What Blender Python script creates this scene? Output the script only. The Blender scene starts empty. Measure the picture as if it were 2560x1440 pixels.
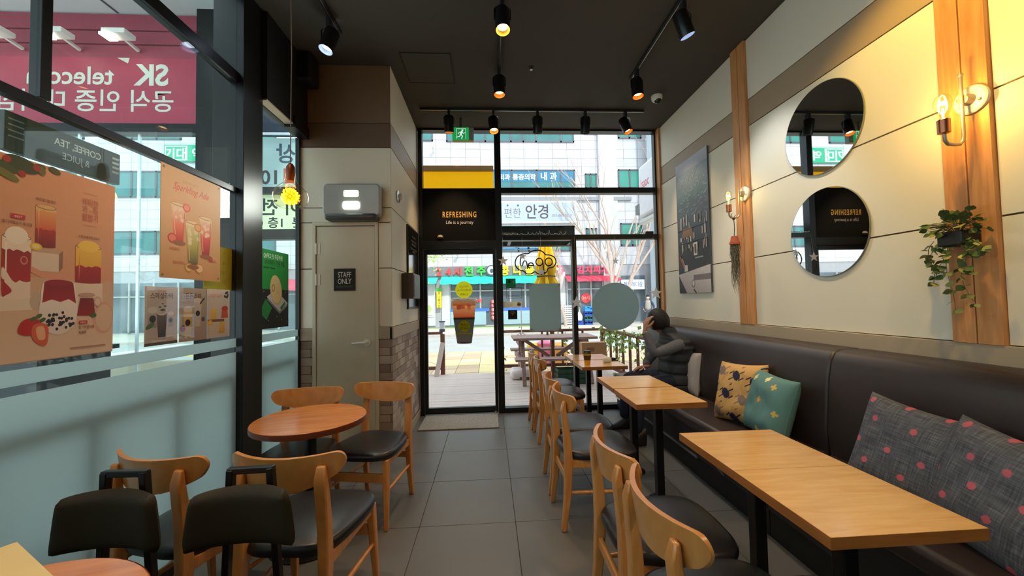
import bpy, bmesh, math, random
from mathutils import Vector, Matrix, noise as mnoise
SC = bpy.context.scene
COL = SC.collection
R = math.radians
PI = math.pi
rnd = random.Random(7)

# ------------------------------------------------------------------ camera, sky, sun, exposure
def setup_camera():
    yaw, pitch, roll, f = .0601358, .0350971, .0196486, 961.6
    cy, sy, cp, sp = math.cos(yaw), math.sin(yaw), math.cos(pitch), math.sin(pitch)
    fw = Vector((sy*cp, cy*cp, sp)); r0 = Vector((cy, -sy, 0)); d0 = -r0.cross(fw)
    r = r0*math.cos(roll) + d0*math.sin(roll)
    d = -r0*math.sin(roll) + d0*math.cos(roll)
    cam = bpy.data.cameras.new('camera'); o = bpy.data.objects.new('camera', cam); COL.objects.link(o)
    m = Matrix((( r.x, -d.x, -fw.x, 0), (r.y, -d.y, -fw.y, 0), (r.z, -d.z, -fw.z, 1.39), (0, 0, 0, 1)))
    o.matrix_world = m
    cam.sensor_width = 36; cam.lens = f/2560*36; cam.clip_start = .02; cam.clip_end = 300
    SC.camera = o
setup_camera()
SC.view_settings.view_transform = 'Standard'; SC.view_settings.look = 'None'
SC.view_settings.exposure = 0.0; SC.view_settings.gamma = 1.0; SC.view_settings.use_curve_mapping = False
SC.cycles.transparent_max_bounces = 24; SC.cycles.max_bounces = 8
SC.cycles.use_denoising = True
SC.cycles.sample_clamp_indirect = 4
w = bpy.data.worlds.new('sky'); SC.world = w; w.use_nodes = True
bg = w.node_tree.nodes['Background']; bg.inputs[0].default_value = (.86, .93, 1, 1); bg.inputs[1].default_value = 2.3
def lamp(name, kind, loc, energy, color=(1, 1, 1), rot=None, aim=None, **k):
    l = bpy.data.lights.new(name, kind); l.energy = energy; l.color = color
    for a, b in k.items(): setattr(l, a, b)
    o = bpy.data.objects.new(name, l); COL.objects.link(o); o.location = loc
    if aim is not None: o.rotation_euler = (Vector(aim)-Vector(loc)).to_track_quat('-Z', 'Y').to_euler()
    elif rot: o.rotation_euler = rot
    return o
lamp('sun', 'SUN', (3, -10, 30), 3.3, (1, .96, .9), aim=(-3.5, 9, 14), angle=R(3))

# ------------------------------------------------------------------ helpers
def lin(c):
    c = c/255
    return c/12.92 if c <= .04045 else ((c+.055)/1.055)**2.4
def rgb(r, g, b): return (lin(r), lin(g), lin(b), 1)
MATS = {}
def mat(name, c=(128, 128, 128), rough=.5, metal=0, var=.06, scale=8, bump=0, bscale=60, spec=.5, emit=0, ecol=None, stretch=None, coat=0, sheen=0):
    if name in MATS: return MATS[name]
    m = bpy.data.materials.new(name); m.use_nodes = True; nt = m.node_tree; N = nt.nodes; L = nt.links
    b = N['Principled BSDF']; base = rgb(*c)
    b.inputs['Roughness'].default_value = rough; b.inputs['Metallic'].default_value = metal
    b.inputs['Specular IOR Level'].default_value = spec
    b.inputs['Base Color'].default_value = base
    if coat: b.inputs['Coat Weight'].default_value = coat; b.inputs['Coat Roughness'].default_value = .15
    if sheen: b.inputs['Sheen Weight'].default_value = sheen
    tc = N.new('ShaderNodeTexCoord'); mp = N.new('ShaderNodeMapping'); L.new(tc.outputs['Object'], mp.inputs[0])
    if stretch: mp.inputs['Scale'].default_value = stretch
    if var:
        n = N.new('ShaderNodeTexNoise'); n.inputs['Scale'].default_value = scale; n.inputs['Detail'].default_value = 4
        L.new(mp.outputs[0], n.inputs['Vector'])
        mx = N.new('ShaderNodeMix'); mx.data_type = 'RGBA'
        mx.inputs[6].default_value = tuple(x*(1-var*2) for x in base[:3])+(1,); mx.inputs[7].default_value = tuple(min(1, x*(1+var*2)) for x in base[:3])+(1,)
        L.new(n.outputs[0], mx.inputs[0]); L.new(mx.outputs[2], b.inputs['Base Color'])
    if bump:
        n2 = N.new('ShaderNodeTexNoise'); n2.inputs['Scale'].default_value = bscale; n2.inputs['Detail'].default_value = 3
        L.new(mp.outputs[0], n2.inputs['Vector'])
        bp = N.new('ShaderNodeBump'); bp.inputs['Strength'].default_value = bump; bp.inputs['Distance'].default_value = .01
        L.new(n2.outputs[0], bp.inputs['Height']); L.new(bp.outputs[0], b.inputs['Normal'])
    if emit:
        b.inputs['Emission Color'].default_value = rgb(*(ecol or c)); b.inputs['Emission Strength'].default_value = emit
    MATS[name] = m
    return m
def wood(name, c1, c2, rough=.35, stretch=(1, 12, 12), scale=3, coat=0):
    if name in MATS: return MATS[name]
    m = mat(name, c1, rough, var=0, coat=coat); nt = m.node_tree; N = nt.nodes; L = nt.links; b = N['Principled BSDF']
    mp = [n for n in N if n.type == 'MAPPING'][0]; mp.inputs['Scale'].default_value = stretch
    n = N.new('ShaderNodeTexNoise'); n.inputs['Scale'].default_value = scale; n.inputs['Detail'].default_value = 6; n.inputs['Distortion'].default_value = .6
    L.new(mp.outputs[0], n.inputs['Vector'])
    cr = N.new('ShaderNodeValToRGB'); cr.color_ramp.elements[0].position = .32; cr.color_ramp.elements[1].position = .68
    cr.color_ramp.elements[0].color = rgb(*c2); cr.color_ramp.elements[1].color = rgb(*c1)
    L.new(n.outputs[0], cr.inputs[0]); L.new(cr.outputs[0], b.inputs['Base Color'])
    return m
def glass_mat(name, tint=(1, 1, 1), ior=1.45, rough=0):
    if name in MATS: return MATS[name]
    m = bpy.data.materials.new(name); m.use_nodes = True; nt = m.node_tree; N = nt.nodes; L = nt.links
    N.remove(N['Principled BSDF']); out = N['Material Output']
    t = N.new('ShaderNodeBsdfTransparent'); t.inputs[0].default_value = tint+(1,)
    g = N.new('ShaderNodeBsdfGlossy'); g.inputs['Roughness'].default_value = rough
    lw = N.new('ShaderNodeLayerWeight'); lw.inputs[0].default_value = .5
    pw = N.new('ShaderNodeMath'); pw.operation = 'POWER'; pw.inputs[1].default_value = 5; L.new(lw.outputs['Facing'], pw.inputs[0])
    fr = N.new('ShaderNodeMath'); fr.operation = 'MULTIPLY_ADD'; fr.inputs[1].default_value = .92; fr.inputs[2].default_value = .035; L.new(pw.outputs[0], fr.inputs[0])
    mx = N.new('ShaderNodeMixShader'); L.new(fr.outputs[0], mx.inputs[0]); L.new(t.outputs[0], mx.inputs[1]); L.new(g.outputs[0], mx.inputs[2])
    L.new(mx.outputs[0], out.inputs[0]); MATS[name] = m
    return m
def film_mat(name, c, trans, clear=0, rough=.6):
    """matt film: diffuse + translucent (+ some clear)"""
    if name in MATS: return MATS[name]
    m = bpy.data.materials.new(name); m.use_nodes = True; nt = m.node_tree; N = nt.nodes; L = nt.links
    N.remove(N['Principled BSDF']); out = N['Material Output']
    d = N.new('ShaderNodeBsdfDiffuse'); d.inputs[0].default_value = rgb(*c)
    t = N.new('ShaderNodeBsdfTranslucent'); t.inputs[0].default_value = rgb(*c)
    n = N.new('ShaderNodeTexNoise'); n.inputs['Scale'].default_value = 3
    mth = N.new('ShaderNodeMath'); mth.operation = 'MULTIPLY_ADD'; mth.inputs[1].default_value = .06; mth.inputs[2].default_value = trans-.03
    L.new(n.outputs[0], mth.inputs[0])
    mx = N.new('ShaderNodeMixShader'); L.new(mth.outputs[0], mx.inputs[0]); L.new(d.outputs[0], mx.inputs[1]); L.new(t.outputs[0], mx.inputs[2])
    last = mx
    if clear:
        tr = N.new('ShaderNodeBsdfTransparent'); m2 = N.new('ShaderNodeMixShader'); m2.inputs[0].default_value = clear
        L.new(mx.outputs[0], m2.inputs[1]); L.new(tr.outputs[0], m2.inputs[2]); last = m2
    L.new(last.outputs[0], out.inputs[0]); MATS[name] = m
    return m
def print_mat(name='printed_ink', rough=.55, trans=0):
    if name in MATS: return MATS[name]
    m = mat(name, (255, 255, 255), rough, var=0); N = m.node_tree.nodes
    a = N.new('ShaderNodeAttribute'); a.attribute_name = 'Col'
    m.node_tree.links.new(a.outputs[0], N['Principled BSDF'].inputs['Base Color'])
    return m

def vinyl_mat():
    if 'vinyl_ink' in MATS: return MATS['vinyl_ink']
    m = bpy.data.materials.new('vinyl_ink'); m.use_nodes = True; nt = m.node_tree; N = nt.nodes; L = nt.links; N.remove(N['Principled BSDF'])
    a = N.new('ShaderNodeAttribute'); a.attribute_name = 'Col'; d = N.new('ShaderNodeBsdfDiffuse'); t = N.new('ShaderNodeBsdfTranslucent'); x = N.new('ShaderNodeMixShader'); x.inputs[0].default_value = .62
    L.new(a.outputs[0], d.inputs[0]); L.new(a.outputs[0], t.inputs[0]); L.new(d.outputs[0], x.inputs[1]); L.new(t.outputs[0], x.inputs[2]); L.new(x.outputs[0], N['Material Output'].inputs[0]); MATS['vinyl_ink'] = m
    return m
def tag(o, label=None, cat=None, group=None, kind=None):
    if label: o['label'] = label
    if cat: o['category'] = cat
    if group: o['group'] = group
    if kind: o['kind'] = kind
    return o
def basis(u, n):
    """matrix whose columns are u (right), v (up), n (toward the viewer)"""
    u = Vector(u).normalized(); n = Vector(n).normalized(); v = n.cross(u)
    return Matrix((u, v, n)).transposed().to_4x4()
def thing(name, loc=(0, 0, 0), rz=0, label=None, cat=None, group=None, kind=None, mtx=None):
    o = bpy.data.objects.new(name, None); COL.objects.link(o); o.empty_display_size = .05
    if mtx is not None: o.matrix_world = Matrix.Translation(loc) @ mtx
    else: o.location = loc; o.rotation_euler = (0, 0, rz)
    return tag(o, label, cat, group, kind)
class MB:
    def __init__(s): s.v = []; s.f = []; s.c = None
    def add(s, vs, fs, M=None):
        o = len(s.v); s.v += [tuple(M @ Vector(p)) if M is not None else tuple(p) for p in vs]; s.f += [tuple(i+o for i in f) for f in fs]
        return s
    def box(s, x0, x1, y0, y1, z0, z1, M=None):
        return s.add([(x0, y0, z0), (x1, y0, z0), (x1, y1, z0), (x0, y1, z0), (x0, y0, z1), (x1, y0, z1), (x1, y1, z1), (x0, y1, z1)],
            [(3, 2, 1, 0), (4, 5, 6, 7), (0, 1, 5, 4), (1, 2, 6, 5), (2, 3, 7, 6), (3, 0, 4, 7)], M)
    def cbox(s, c, d, M=None):
        return s.box(c[0]-d[0]/2, c[0]+d[0]/2, c[1]-d[1]/2, c[1]+d[1]/2, c[2]-d[2]/2, c[2]+d[2]/2, M)
    def bar(s, p, q, w_, h, up=(0, 0, 1)):
        p = Vector(p); q = Vector(q); d = (q-p); L = d.length; d.normalize()
        up = Vector(up); sd = d.cross(up)
        if sd.length < 1e-4: sd = d.cross(Vector((1, 0, 0)))
        sd.normalize(); u2 = sd.cross(d)
        vs = []
        for e in (p, q):
            for a, b in ((-1, -1), (1, -1), (1, 1), (-1, 1)): vs.append(e+sd*(a*w_/2)+u2*(b*h/2))
        return s.add(vs, [(0, 1, 2, 3), (7, 6, 5, 4), (0, 4, 5, 1), (1, 5, 6, 2), (2, 6, 7, 3), (3, 7, 4, 0)])
    def tube(s, pts, r, n=8, cap=True):
        pts = [Vector(p) for p in pts]; rs = r if isinstance(r, (list, tuple)) else [r]*len(pts)
        base = len(s.v); up = None
        for i, p in enumerate(pts):
            d = (pts[min(i+1, len(pts)-1)]-pts[max(i-1, 0)]).normalized()
            if up is None: up = Vector((0, 0, 1)) if abs(d.z) < .9 else Vector((1, 0, 0))
            sd = d.cross(up).normalized(); u2 = sd.cross(d).normalized(); up = u2
            for k in range(n):
                a = 2*PI*k/n; s.v.append(tuple(p+(sd*math.cos(a)+u2*math.sin(a))*rs[i]))
        for i in range(len(pts)-1):
            for k in range(n):
                a = base+i*n+k; b = base+i*n+(k+1) % n; s.f.append((a, b, b+n, a+n))
        if cap:
            s.f.append(tuple(base+k for k in range(n))[::-1]); s.f.append(tuple(base+(len(pts)-1)*n+k for k in range(n)))
        return s
    def cyl(s, p, q, r, r2=None, n=16): return s.tube([p, q], [r, r if r2 is None else r2], n)
    def lathe(s, prof, n=24, M=None, close=True):
        vs = []; fs = []
        for r, z in prof:
            for k in range(n): a = 2*PI*k/n; vs.append((r*math.cos(a), r*math.sin(a), z))
        for i in range(len(prof)-1):
            for k in range(n):
                a = i*n+k; b = i*n+(k+1) % n; fs.append((a, b, b+n, a+n))
        if close:
            if prof[0][0] > 1e-5: fs.append(tuple(range(n))[::-1])
            if prof[-1][0] > 1e-5: fs.append(tuple((len(prof)-1)*n+k for k in range(n)))
        return s.add(vs, fs, M)
    def prism(s, poly, t, M=None):
        """poly in xy, extruded z 0..t"""
        n = len(poly); vs = [(x, y, 0) for x, y in poly]+[(x, y, t) for x, y in poly]
        fs = [tuple(range(n))[::-1], tuple(range(n, 2*n))]+[(i, (i+1) % n, (i+1) % n+n, i+n) for i in range(n)]
        return s.add(vs, fs, M)
    def sph(s, c, r, n=12, m=8, sc=(1, 1, 1)):
        vs = []; fs = []
        for i in range(m+1):
            t = PI*i/m
            for k in range(n):
                a = 2*PI*k/n; vs.append((c[0]+r*sc[0]*math.sin(t)*math.cos(a), c[1]+r*sc[1]*math.sin(t)*math.sin(a), c[2]-r*sc[2]*math.cos(t)))
        for i in range(m):
            for k in range(n): fs.append((i*n+k, i*n+(k+1) % n, (i+1)*n+(k+1) % n, (i+1)*n+k))
        return s.add(vs, fs)
    def grid(s, fn, nu, nv, wrap=False):
        o = len(s.v)
        for j in range(nv+1):
            for i in range(nu+(0 if wrap else 1)): s.v.append(tuple(fn(i/nu, j/nv)))
        W = nu if wrap else nu+1
        for j in range(nv):
            for i in range(nu):
                a = o+j*W+i; b = o+j*W+(i+1) % W; s.f.append((a, b, b+W, a+W))
        return s
    def mesh(s, name, smooth=None):
        me = bpy.data.meshes.new(name); me.from_pydata(s.v, [], s.f); me.validate(); 
        bm = bmesh.new(); bm.from_mesh(me); bmesh.ops.remove_doubles(bm, verts=bm.verts, dist=1e-6); bmesh.ops.recalc_face_normals(bm, faces=bm.faces); bm.to_mesh(me); bm.free()
        if smooth is not None:
            me.shade_smooth(); me.set_sharp_from_angle(angle=R(smooth))
        return me
    def build(s, name, m, parent=None, smooth=None, bevel=0, sub=0, label=None, loc=None, kind=None):
        me = s.mesh(name, smooth); me.materials.append(m)
        return obj(name, me, parent, bevel, sub, label, loc, kind)
def obj(name, me, parent=None, bevel=0, sub=0, label=None, loc=None, kind=None):
    o = bpy.data.objects.new(name, me); COL.objects.link(o)
    if parent is not None: o.parent = parent
    if loc: o.location = loc
    if bevel:
        b = o.modifiers.new('bevel', 'BEVEL'); b.width = bevel; b.segments = 2; b.limit_method = 'ANGLE'; b.angle_limit = R(40)
    if sub:
        b = o.modifiers.new('sub', 'SUBSURF'); b.levels = sub; b.render_levels = sub
    if label: o['label'] = label
    if kind: o['kind'] = kind
    return o
def copy_tree(o, parent=None):
    c = o.copy(); COL.objects.link(c)
    if parent is not None: c.parent = parent
    for ch in list(o.children): copy_tree(ch, c)
    return c
_TX = {}
def text_geo(s, size, weight=0, spacing=1.0, slant=0):
    """vertices (2D) and faces of a line of lettering, centred on x, baseline at 0"""
    k = (s, weight, spacing, slant)
    if k not in _TX:
        c = bpy.data.curves.new('lettering', 'FONT'); c.body = s; c.size = 1; c.offset = weight; c.resolution_u = 3; c.align_x = 'CENTER'; c.space_character = spacing; c.shear = slant
        o = bpy.data.objects.new('lettering', c); COL.objects.link(o)
        dg = bpy.context.evaluated_depsgraph_get(); dg.update()
        me = bpy.data.meshes.new_from_object(o.evaluated_get(dg))
        bpy.data.objects.remove(o); bpy.data.curves.remove(c)
        _TX[k] = ([(v.co.x, v.co.y) for v in me.vertices], [tuple(p.vertices) for p in me.polygons]); bpy.data.meshes.remove(me)
    vs, fs = _TX[k]
    return [(x*size, y*size) for x, y in vs], fs
class Print:
    """flat coloured print: polygons in local x (right), y (up), stacked in z by fractions of a millimetre"""
    def __init__(s, z=.0006, step=.000015): s.v = []; s.f = []; s.col = []; s.z = z; s.step = step
    def poly(s, pts, c, c2=None):
        o = len(s.v); s.v += [(x, y, s.z) for x, y in pts]; s.f.append(tuple(range(o, o+len(pts))))
        if c2 is None: s.col += [rgb(*c)]*len(pts)
        else:
            ys = [p[1] for p in pts]; a, b = min(ys), max(ys)
            for p in pts:
                t = (p[1]-a)/(b-a+1e-9); s.col.append(rgb(*[c[i]+(c2[i]-c[i])*t for i in range(3)]))
        s.z += s.step; return s
    def blob(s, P, c, c2=None, n=5):
        out = []; m = len(P)
        for i in range(m):
            a, b, d, e = (Vector(P[(i+k-1) % m]) for k in range(4))
            for q in range(n): u = q/n; v = .5*((2*b)+(d-a)*u+(2*a-5*b+4*d-e)*u*u+(3*b-a-3*d+e)*u**3); out.append((v.x, v.y))
        return s.poly(out, c, c2)
    def rect(s, x0, x1, y0, y1, c, c2=None): return s.poly([(x0, y0), (x1, y0), (x1, y1), (x0, y1)], c, c2)
    def ell(s, cx, cy, rx, ry, c, c2=None, n=20, a0=0, a1=2*PI, rot=0):
        P = []
        for k in range(n):
            a = a0+(a1-a0)*k/(n if a1-a0 > 6.2 else n-1); x = rx*math.cos(a); y = ry*math.sin(a)
            P.append((cx+x*math.cos(rot)-y*math.sin(rot), cy+x*math.sin(rot)+y*math.cos(rot)))
        return s.poly(P, c, c2)
    def line(s, pts, w_, c):
        for (x0, y0), (x1, y1) in zip(pts, pts[1:]):
            d = Vector((x1-x0, y1-y0)); 
            if d.length < 1e-6: continue
            d.normalize(); nx, ny = -d.y*w_/2, d.x*w_/2; ex, ey = d.x*w_*.3, d.y*w_*.3
            s.poly([(x0-ex+nx, y0-ey+ny), (x0-ex-nx, y0-ey-ny), (x1+ex-nx, y1+ey-ny), (x1+ex+nx, y1+ey+ny)], c)
        return s
    def text(s, t, x, y, size, c, weight=0, mirror=False, sx=1, spacing=1.0, slant=0, rot=0):
        vs, fs = text_geo(t, size, weight, spacing, slant); o = len(s.v); m = (-1 if mirror else 1)*sx; ca, sa = math.cos(rot), math.sin(rot)
        s.v += [(x+a*m*ca-b*sa, y+a*m*sa+b*ca, s.z) for a, b in vs]; s.f += [tuple(i+o for i in f) for f in fs]; s.col += [rgb(*c)]*len(vs)
        s.z += s.step; return s
    def build(s, name, parent=None, m=None, kind=None):
        me = bpy.data.meshes.new(name); me.from_pydata(s.v, [], s.f)
        ca = me.color_attributes.new('Col', 'FLOAT_COLOR', 'POINT')
        ca.data.foreach_set('color', [x for c in s.col for x in c])
        me.materials.append(m or print_mat())
        return obj(name, me, parent, kind=kind)
def letters3d(txt, size, depth, m, parent, name='letter', x0=0, y0=0, pitch=None, weight=0, z=0):
    """raised channel letters, each a part; parent space x right, y up, z out"""
    outs = []; x = x0
    for ch in txt:
        if ch != ' ':
            vs, fs = text_geo(ch, size, weight)
            n = len(vs); b = MB(); edge = {}
            for f in fs:
                for i in range(len(f)):
                    e = (f[i], f[(i+1) % len(f)]); edge[e] = edge.get(e, 0)+1
            v2 = [(a, c, 0) for a, c in vs]+[(a, c, depth) for a, c in vs]
            f2 = [tuple(i+n for i in f) for f in fs]
            for (a, c) in edge:
                if (c, a) not in edge: f2.append((a, c, c+n, a+n))
            me = bpy.data.meshes.new(name); me.from_pydata(v2, [], f2); me.materials.append(m)
            outs.append(obj(name, me, parent, loc=(x, y0, z)))
        x += pitch or size
    return outs

# ------------------------------------------------------------------ materials
M_CREAM = mat('cream_board', (222, 213, 193), .55, var=.02, scale=2, bump=.03, bscale=300)
M_TAN = mat('tan_board', (160, 138, 112), .5, var=.03, scale=2)
M_LEDGE = mat('ledge_board', (168, 150, 126), .5, var=.03, scale=2)
M_GAP = mat('joint_backing_board', (92, 70, 48), .8)  # brown backing board seen through the open panel joints
M_POST = wood('post_oak', (208, 148, 92), (184, 122, 68), .5, stretch=(14, 14, 1.2), scale=3)
M_CEIL = mat('ceiling_paint', (64, 60, 55), .8, var=.04, scale=1.5)
M_TILE = mat('floor_tile', (97, 97, 97), .38, var=.06, scale=2.5, bump=.05, bscale=40)
M_GROUT = mat('tile_grout', (70, 68, 64), .9)
M_BLACK = mat('black_frame', (11, 12, 14), .35, var=.03)
M_BLACKM = mat('black_matt', (14, 14, 15), .6, var=.03)
M_DOOR = mat('staff_door_paint', (205, 196, 174), .45, var=.02)
M_STEEL = mat('steel', (190, 190, 188), .3, metal=1, var=.03)
M_WHITE = mat('white_plastic', (226, 224, 216), .4, var=.02)
M_OAK = wood('table_oak', (240, 192, 120), (226, 172, 98), .22, stretch=(2.2, 16, 16), scale=2.2, coat=.4)
M_OAKE = wood('table_edge', (172, 110, 54), (150, 92, 42), .35, stretch=(3, 3, 30), scale=2)
M_CHAIR = wood('chair_beech', (216, 150, 82), (196, 128, 64), .3, stretch=(14, 3, 3), scale=3, coat=.3)
M_ROUND = wood('round_table_veneer', (222, 146, 82), (190, 114, 60), .25, stretch=(1.2, 13, 13), scale=2.6, coat=.35)
M_LEATH = mat('black_leatherette', (30, 30, 33), .33, var=.05, bump=.05, bscale=250)
M_BENCH = mat('bench_leatherette', (52, 42, 40), .38, var=.06, bump=.06, bscale=220)
M_GLASS = glass_mat('clear_glass', (.93, .96, .95))
M_GLASSL = glass_mat('green_tinted_glass', (.86, .94, .93))
M_COPPER = mat('copper', (190, 120, 85), .25, metal=1, var=.03)
M_BRASS = mat('aged_nickel_pipe', (176, 160, 140), .4, metal=.7, var=.04)
BRICKS = [mat('wall_brick_%s' % n, c, .6, var=.1, scale=14, bump=.1, bscale=60) for n, c in (('sand', (172, 152, 134)), ('taupe', (152, 130, 114)), ('umber', (136, 114, 100)), ('pale', (182, 164, 148)))]

# ------------------------------------------------------------------ room shell
XR, XL, XC, YS, YW, ZC, YB = 2.26, -1.70, -.88, 3.56, 4.90, 3.605, -3.6
def struct(name, loc=(0, 0, 0), **k): return thing(name, loc, kind='structure', **k)
floor = struct('floor')
MB().box(XL-.1, XR+.1, YB, YW+.03, -.06, -.004).build('grout_bed', M_GROUT, floor)
xs = [XL]+[.143+.6*k for k in range(-3, 4)]+[XR]; ys = [YB]+[.075+.6*k for k in range(-6, 9)]+[YW]
TM = {}
for i in range(len(xs)-1):
    for j in range(len(ys)-1):
        a, b = round(xs[i+1]-xs[i]-.004, 3), round(ys[j+1]-ys[j]-.004, 3)
        if a < .01 or b < .01: continue
        if (a, b) not in TM:
            me = MB().box(-a/2, a/2, -b/2, b/2, -.01, 0).mesh('tile'); me.materials.append(M_TILE); TM[(a, b)] = me
        obj('tile', TM[(a, b)], floor, bevel=.0015, loc=((xs[i]+xs[i+1])/2, (ys[j]+ys[j+1])/2, rnd.uniform(-.0006, 0)))
ceil = MB().box(XL-.1, XR+.1, YB-.1, YW+.05, ZC, ZC+.12).build('ceiling', M_CEIL); tag(ceil, kind='structure')
hatch = struct('trim_1', (-.53, 3.6, ZC))
h = MB()
for x0, x1, y0, y1 in ((-.225, .225, -.235, -.228), (-.225, .225, .228, .235), (-.225, -.218, -.23, .23), (.218, .225, -.23, .23)): h.box(x0, x1, y0, y1, -.006, 0)
h.build('hatch_frame', M_BLACKM, hatch); MB().box(-.216, .216, -.226, .226, -.004, 0).build('hatch_panel', M_CEIL, hatch)

ROWS = [(1.155, 1.722), (1.722, 2.29), (2.29, 2.855), (2.855, 3.08), (3.08, ZC)]
def panels(parent, mtx, u0, u1, rows=ROWS, band=3):
    """boards with open joints on a wall: mtx maps (u, v, out)"""
    for k, (z0, z1) in enumerate(rows):
        b = MB().box(u0+.003, u1-.003, z0+.004, z1-.004, 0, .012); b.v = [tuple(mtx @ Vector(p)) for p in b.v]
        b.build('wall_panel', M_TAN if k == band else M_CREAM, parent, bevel=.001)
def wallm(origin, u, n): return Matrix.Translation(origin) @ basis(u, n)

# right wall, u runs toward the camera
wr = struct('wall_right')
MB().box(XR, XR+.12, YB, YW+.1, 0, ZC).build('backing', M_GAP, wr)
mR = wallm((XR, 0, 0), (0, -1, 0), (-1, 0, 0))
posts = [(4.79, 4.90), (3.12, 3.30), (1.545, 1.73), (-.03, .15), (-1.6, -1.42), (-3.2, -3.02)]
segs = [(posts[i+1][1], posts[i][0]) for i in range(len(posts)-1)]+[(YB, -3.2)]
for y0, y1 in segs: panels(wr, mR, -y1, -y0)
for y0, y1 in posts:
    ym = (y0+y1)/2
    for a, b in ((y0, ym-.003), (ym+.003, y1)):
        MB().box(XR-.035, XR, a, b, 1.155, ZC).build('wood_post', M_POST, wr, bevel=.002)
led = MB().box(XR-.03, XR, YB, YW, .9, 1.155).build('trim_2', M_LEDGE, bevel=.003); tag(led, kind='structure')
# staff wall and the column beside the entrance
ROWC = [(1.18, 1.718), (1.718, 2.273), (2.273, 2.831), (2.831, 3.058), (3.058, ZC)]
DX0, DX1, DZ = -1.553, -1.03, 2.108
ws = struct('wall_staff')
MB().box(XL, DX0-.03, YS+.012, YS+.1, 0, ZC).box(DX1+.03, XC-.012, YS+.012, YS+.1, 0, ZC).box(DX0-.03, DX1+.03, YS+.012, YS+.1, DZ+.03, ZC).build('backing', M_GAP, ws)
mS = wallm((0, YS+.012, 0), (1, 0, 0), (0, -1, 0))
for u0, u1, lo in ((XL+.0, DX0-.03, 1.18), (DX1+.03, XC, 1.18)): panels(ws, mS, u0, u1, ROWC[:1]+[(1.718, 2.138)], 9)
panels(ws, mS, XL, XC, [(2.138, 2.273), (2.273, 2.831)], 9)
M_CREAM_, M_TAN_ = M_CREAM, M_TAN
M_CREAM, M_TAN = mat('brown_board', (112, 84, 58), .5, var=.03, scale=2), mat('dark_brown_board', (98, 72, 50), .5, var=.03, scale=2)
panels(ws, mS, XL, XC, [(2.831, 3.058), (3.058, ZC)], 0)
M_CREAM, M_TAN = M_CREAM_, M_TAN_
MB().box(XL, DX0-.03, YS-.012, YS+.03, 1.075, 1.18).box(DX1+.03, XC-.0, YS-.012, YS+.03, 1.075, 1.18).build('dado_rail', M_LEDGE, ws, bevel=.002)
wc = struct('wall_column')
MB().box(XC-.5, XC-.012, YS+.02, YW+.1, 0, ZC).build('backing', M_GAP, wc)
mC = wallm((XC-.012, 0, 0), (0, 1, 0), (1, 0, 0))
panels(wc, mC, YS, YW, ROWC)
MB().box(XC-.02, XC+.012, YS-.012, YW, 1.075, 1.18).build('dado_rail', M_LEDGE, wc, bevel=.002)
bme = []
def brick_mesh(w_, key={}):
    k = round(w_, 3)
    if k not in key:
        key[k] = [MB().box(.002, w_-.002, .002, .073, 0, .012).mesh('brick') for _ in BRICKS]
        for me, mm in zip(key[k], BRICKS): me.materials.append(mm)
    return key[k]
def bricks(parent, mtx, u0, u1, z0=.08, z1=1.073, L=.2):
    k = 0; z = z1-.075
    while z > z0-.03:
        u = u0-(L/2 if k % 2 else 0)
        while u < u1-.01:
            a, b = max(u, u0), min(u+L, u1)
            if b-a > .015:
                o = obj('brick', rnd.choice(brick_mesh(b-a)), parent, bevel=.0015); o.matrix_local = mtx @ Matrix.Translation((a, z, rnd.uniform(-.002, .001)))
            u += L
        z -= .075; k += 1
bricks(wc, mC, YS+.0, YW)
bricks(ws, mS, XL, DX0-.03); bricks(ws, mS, DX1+.03, XC+.0)
bb = MB().box(XC-.02, XC+.014, YS-.012, YW, 0, .075).build('baseboard_column', M_LEDGE); tag(bb, kind='structure')
bb = MB().box(DX1+.03, XC-.02, YS-.014, YS, 0, .075).box(XL, DX0-.03, YS-.014, YS, 0, .075).build('baseboard_staff', M_LEDGE); tag(bb, kind='structure')
# the hidden rest of the room behind the camera
wb = MB().box(XL-.1, XR+.1, YB-.1, YB, 0, ZC).build('wall_back', M_CREAM); tag(wb, kind='structure')
for y in (-.9, -2.4):  # added fill panels, unseen, brightening the room from behind the camera
    t = thing('fill_panel', (.2, y, ZC), label='added long fill light panel, unseen, over the counter end of the room, %s row' % ('first' if y > -1 else 'second'), cat='fill light', group='added fill panels behind the camera')
    MB().box(-.75, .75, -.17, .17, -.04, 0).build('frame', M_BLACK, t); MB().box(-.72, .72, -.14, .14, -.045, -.038).build('diffuser', mat('fill_panel_glow', (255, 236, 205), emit=.8, var=0), t)

nwall = MB().box(2.40, 6, YW+.02, YW+.2, 0, 4.2).build('wall_neighbour', mat('neighbour_wall', (170, 166, 160), .8)); tag(nwall, kind='structure')
# staff door
d2 = struct('door_2', (0, YS, 0))
MB().box(DX0-.03, DX0, -.012, .05, 0, DZ+.03).box(DX1, DX1+.03, -.012, .05, 0, DZ+.03).box(DX0, DX1, -.012, .05, DZ, DZ+.03).build('door_frame', M_DOOR, d2, bevel=.002)
lf = MB().box(DX0+.004, DX1-.004, .0, .04, .01, DZ-.005).build('door_leaf', M_DOOR, d2, bevel=.002)
for z in (1.62, 1.90):
    MB().cyl((DX0+.005, -.008, z-.05), (DX0+.005, -.008, z+.05), .008, n=10).box(DX0-.004, DX0+.035, -.004, 0, z-.05, z+.05).build('hinge', M_WHITE, lf, smooth=40)
hd = MB().cyl((-1.105, 0, 1.047), (-1.105, -.012, 1.047), .032, n=20).cyl((-1.105, -.01, 1.047), (-1.105, -.05, 1.047), .012, n=10).tube([(-1.105, -.048, 1.047), (-1.15, -.05, 1.047), (-1.225, -.045, 1.042)], [.012, .011, .009], 8)
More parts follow.
